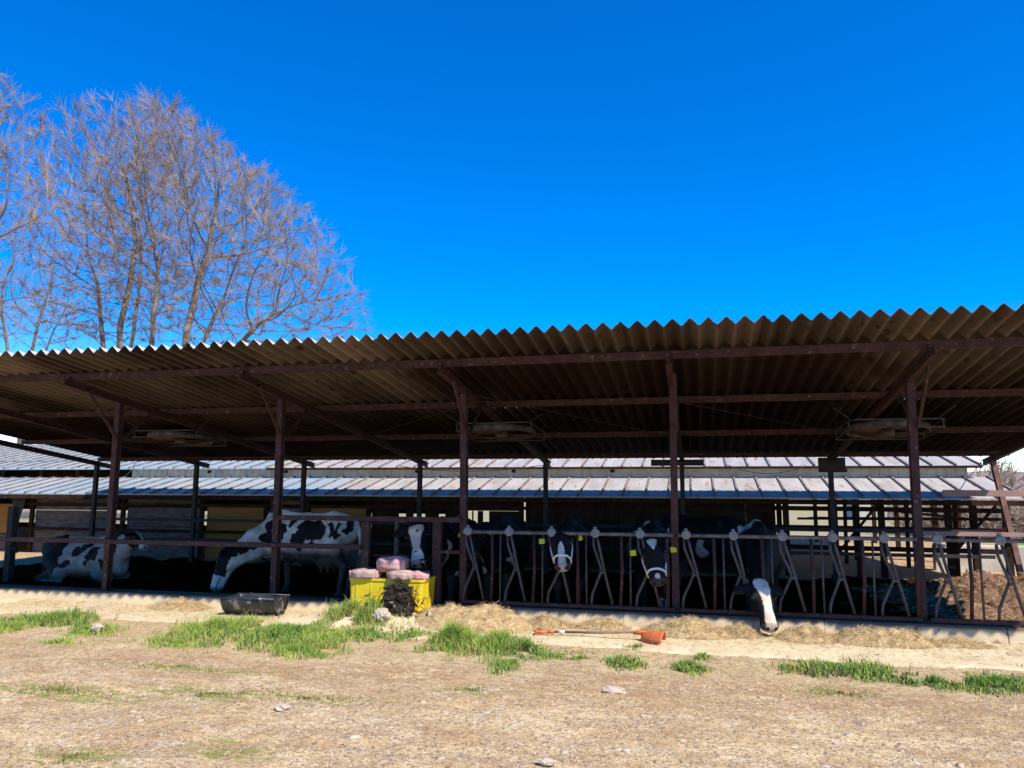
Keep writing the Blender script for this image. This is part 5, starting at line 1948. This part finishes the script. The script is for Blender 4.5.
    # fine twigs on all the thin wood
    for i in range(1, n):
        if rad[i] > 0.022:
            continue
        for _ in range(rng.poisson(twigs * (0.55 if kids[i] else 1.6))):
            d3 = D[i] + rvec(rng) * rng.uniform(0.2, 0.48) + np.array([0, 0, 0.22])
            fp, fr_ = grow(rng, P_[i], d3, rng.uniform(0.25, 0.85) * twig_len, 0.0066, 0.003, 2, 0.05, 0.16)
            fine.add(fp, fr_, 3)
    wood.build('trunk', M['bark'], t, base)
    mids.build('branches', M['bark'], t, base)
    fine.build('crown', M['twig'], t, base)
    return t


B = (-23.4, 30.0, -0.2)
make_tree(B, [[(-23.0, 30, 3.5), (-22.4, 30, 7.0), (-21.4, 30.3, 10.0)], [(-23.6, 29.9, 3.5), (-24.4, 29.6, 8.0), (-24.3, 29.6, 12)], [(-22.9, 30.2, 3.2), (-21.6, 30.4, 6.8), (-19.6, 30.6, 9.0)], [(-23.2, 30, 4), (-23.2, 30.5, 9), (-22.6, 30.8, 13)]],
          [(-25.9, 19.2), (-24.6, 19.6), (-23.2, 19.1), (-21.4, 17.8), (-19.6, 16.4), (-18.0, 14.6), (-16.8, 12.5), (-15.6, 10.9), (-15.1, 9.7), (-15.6, 8.7), (-17.5, 8.0), (-20.3, 7.8), (-22.6, 8.0), (-25.0, 9.5), (-26.3, 13)], 4.5, 5,
          'wide fan shaped bare tree behind the barn roof, the rightmost and largest crown', 4200)
B2 = (-27.2, 31.0, -0.2)
make_tree(B2, [[(-27.2, 31, 4), (-27.4, 31, 9), (-26.8, 31, 13.5)], [(-27.5, 31.2, 4), (-28.6, 31.2, 9), (-29.2, 31.2, 12)], [(-27.0, 31, 4.5), (-26.2, 30.6, 10), (-26.0, 30.5, 13)]],
          [(-30.8, 12.5), (-31.2, 17.0), (-30.6, 18.8), (-29.0, 20.0), (-27.0, 20.3), (-25.6, 19.8), (-25.0, 17), (-25.4, 12), (-26.4, 8.5), (-29.0, 8.5), (-31, 9.5)], 3.6, 9,
          'upright bare tree with dark trunk beside the larger crown, second from the right', 2900)
B3 = (-31.6, 24.0, -0.2)
make_tree(B3, [[(-31.4, 24, 5), (-30.6, 24, 10), (-29.4, 24, 14)], [(-31.0, 24, 6.5), (-28.8, 23.8, 10.6), (-26.6, 23.6, 12.6)], [(-31.2, 24, 5), (-28.8, 23.8, 7.6), (-26.6, 23.6, 8.8), (-25.0, 23.5, 8.9)], [(-31.2, 24, 7), (-29, 24.2, 11.2), (-25.6, 24.2, 12.4)]],
          [(-35.5, 10), (-35.5, 18), (-32, 19.8), (-29.0, 19.3), (-27.4, 18.0), (-26.3, 15.8), (-25.5, 13.6), (-25.9, 12.2), (-28, 11.6), (-29.5, 9.6), (-26.6, 9.2), (-25.4, 9.6), (-25.0, 8.6), (-29.5, 8.0)], 2.6, 13,
          'bare tree cut by the left edge of the picture with arching lower limbs', 2400)
B4 = (-37.0, 35.0, -0.2)
make_tree(B4, [[(-37.0, 35, 6), (-36.6, 35, 11)], [(-36.8, 35, 5), (-35.6, 35, 10)], [(-37.2, 35, 5), (-39, 35, 11)]],
          [(-41, 10), (-41, 15), (-38.5, 18.0), (-35.6, 17.6), (-33.6, 14.5), (-34.0, 9)], 2.4, 17,
          'slender bare tree standing farther back between the two left crowns', 900, 0.4, 4)

# ------------------------------------------------------------------ bare wood on the far hillside
rng = np.random.default_rng(3)
tw = Tubes()
for i in range(420):
    x, y = rng.uniform(20, 130), rng.uniform(105, 145)
    hgt = rng.uniform(3.0, 6.0)
    z0 = 0.0
    tw.add(np.array([(x, y, z0), (x + rng.normal(0, .2), y, z0 + hgt * 0.55), (x + rng.normal(0, .4), y, z0 + hgt)]), [0.12, 0.08, 0.03], 3)
    for _ in range(16):
        zz = z0 + hgt * rng.uniform(0.15, 0.8)
        d = rng.normal(0, 1, 3)
        d[2] = abs(d[2]) + 0.5
        d /= np.linalg.norm(d)
        l_ = hgt * rng.uniform(0.2, 0.42)
        p = np.array((x, y, zz))
        tw.add(np.array([p, p + d * l_ * 0.5, p + d * l_ + np.array([0, 0, 0.1])]), [0.07, 0.05, 0.03], 3)
o = tw.build('far_wood', M['twig'], None, (0, 0, 0))
stuff(o)

tw = Tubes()
for i in range(700):
    x, y = rng.uniform(7.5, 30), rng.uniform(28.5, 33)
    p = np.array((x, y, -0.12))
    for _ in range(5):
        d = rng.normal(0, 1, 3) * np.array([0.5, 0.5, 0.3]) + np.array([0, 0, 1.0])
        l_ = rng.uniform(0.6, 1.5)
        tw.add(np.array([p, p + d * l_ * 0.5, p + d * l_ + rng.normal(0, 0.15, 3)]), [0.022, 0.016, 0.006], 3)
        for _ in range(5):
            q = p + d * l_ * rng.uniform(0.3, 1.0)
            e = rng.normal(0, 1, 3) * np.array([0.7, 0.7, 0.4]) + np.array([0, 0, 0.5])
            tw.add(np.array([q, q + e * 0.2, q + e * 0.45 + rng.normal(0, 0.05, 3)]), [0.012, 0.010, 0.005], 3)
stuff(tw.build('thicket', M['twig'], None, (0, 0, 0)))

# ------------------------------------------------------------------ wires
def sag(a, b, s, n=14):
    return [(a[0] + (b[0] - a[0]) * i / n, a[1] + (b[1] - a[1]) * i / n, a[2] + (b[2] - a[2]) * i / n - s * 4 * (i / n) * (1 - i / n)) for i in range(n + 1)]


for (z0, z1, lab) in ((3.0, 3.3, 'lowest overhead wire in the sky at the right edge'), (4.0, 4.4, 'highest overhead wire in the sky at the right edge')):
    tag(MB().tube(sag((12, 45, z0), (60, 60, z1 + 1.0), 0.4), 0.02, 5).build('power_line', M['wire'], None, True), lab, 'wire', 'overhead wires')
tag(MB().tube(sag((0.6, 15.9, 2.02), (2.1, 15.95, 2.0), 0.16) , 0.008, 5).build('electric_cable', M['wire'], None, True), 'black cable sagging below the rear eave left of the square board', 'cable', 'cables along the rear eave')
tag(MB().tube(sag((-6.4, 15.85, 2.02), (-3.2, 15.9, 2.03), 0.12), 0.008, 5).build('electric_cable', M['wire'], None, True), 'black cable sagging below the rear eave in the middle of the shed', 'cable', 'cables along the rear eave')
tag(MB().tube(sag((5.05, 15.5, 2.05), (5.35, 17.5, 1.75), 0.05), 0.008, 5).build('electric_cable', M['wire'], None, True), 'black cable hanging down beside the leaning post at the right end', 'cable', 'cables along the rear eave')
hg = MB().tube([(-13.35, 15.6, 1.78), (-13.12, 15.6, 1.98), (-12.86, 15.6, 1.80)], 0.008, 5)
hg.tube([(-13.12, 15.6, 1.98), (-13.12, 15.6, 2.06), (-13.05, 15.6, 2.10)], 0.008, 5)
tag(hg.build('wire_hanger', M['wirew'], None), 'pale bent wire hanging under the rear eave near the left end', 'hanger')
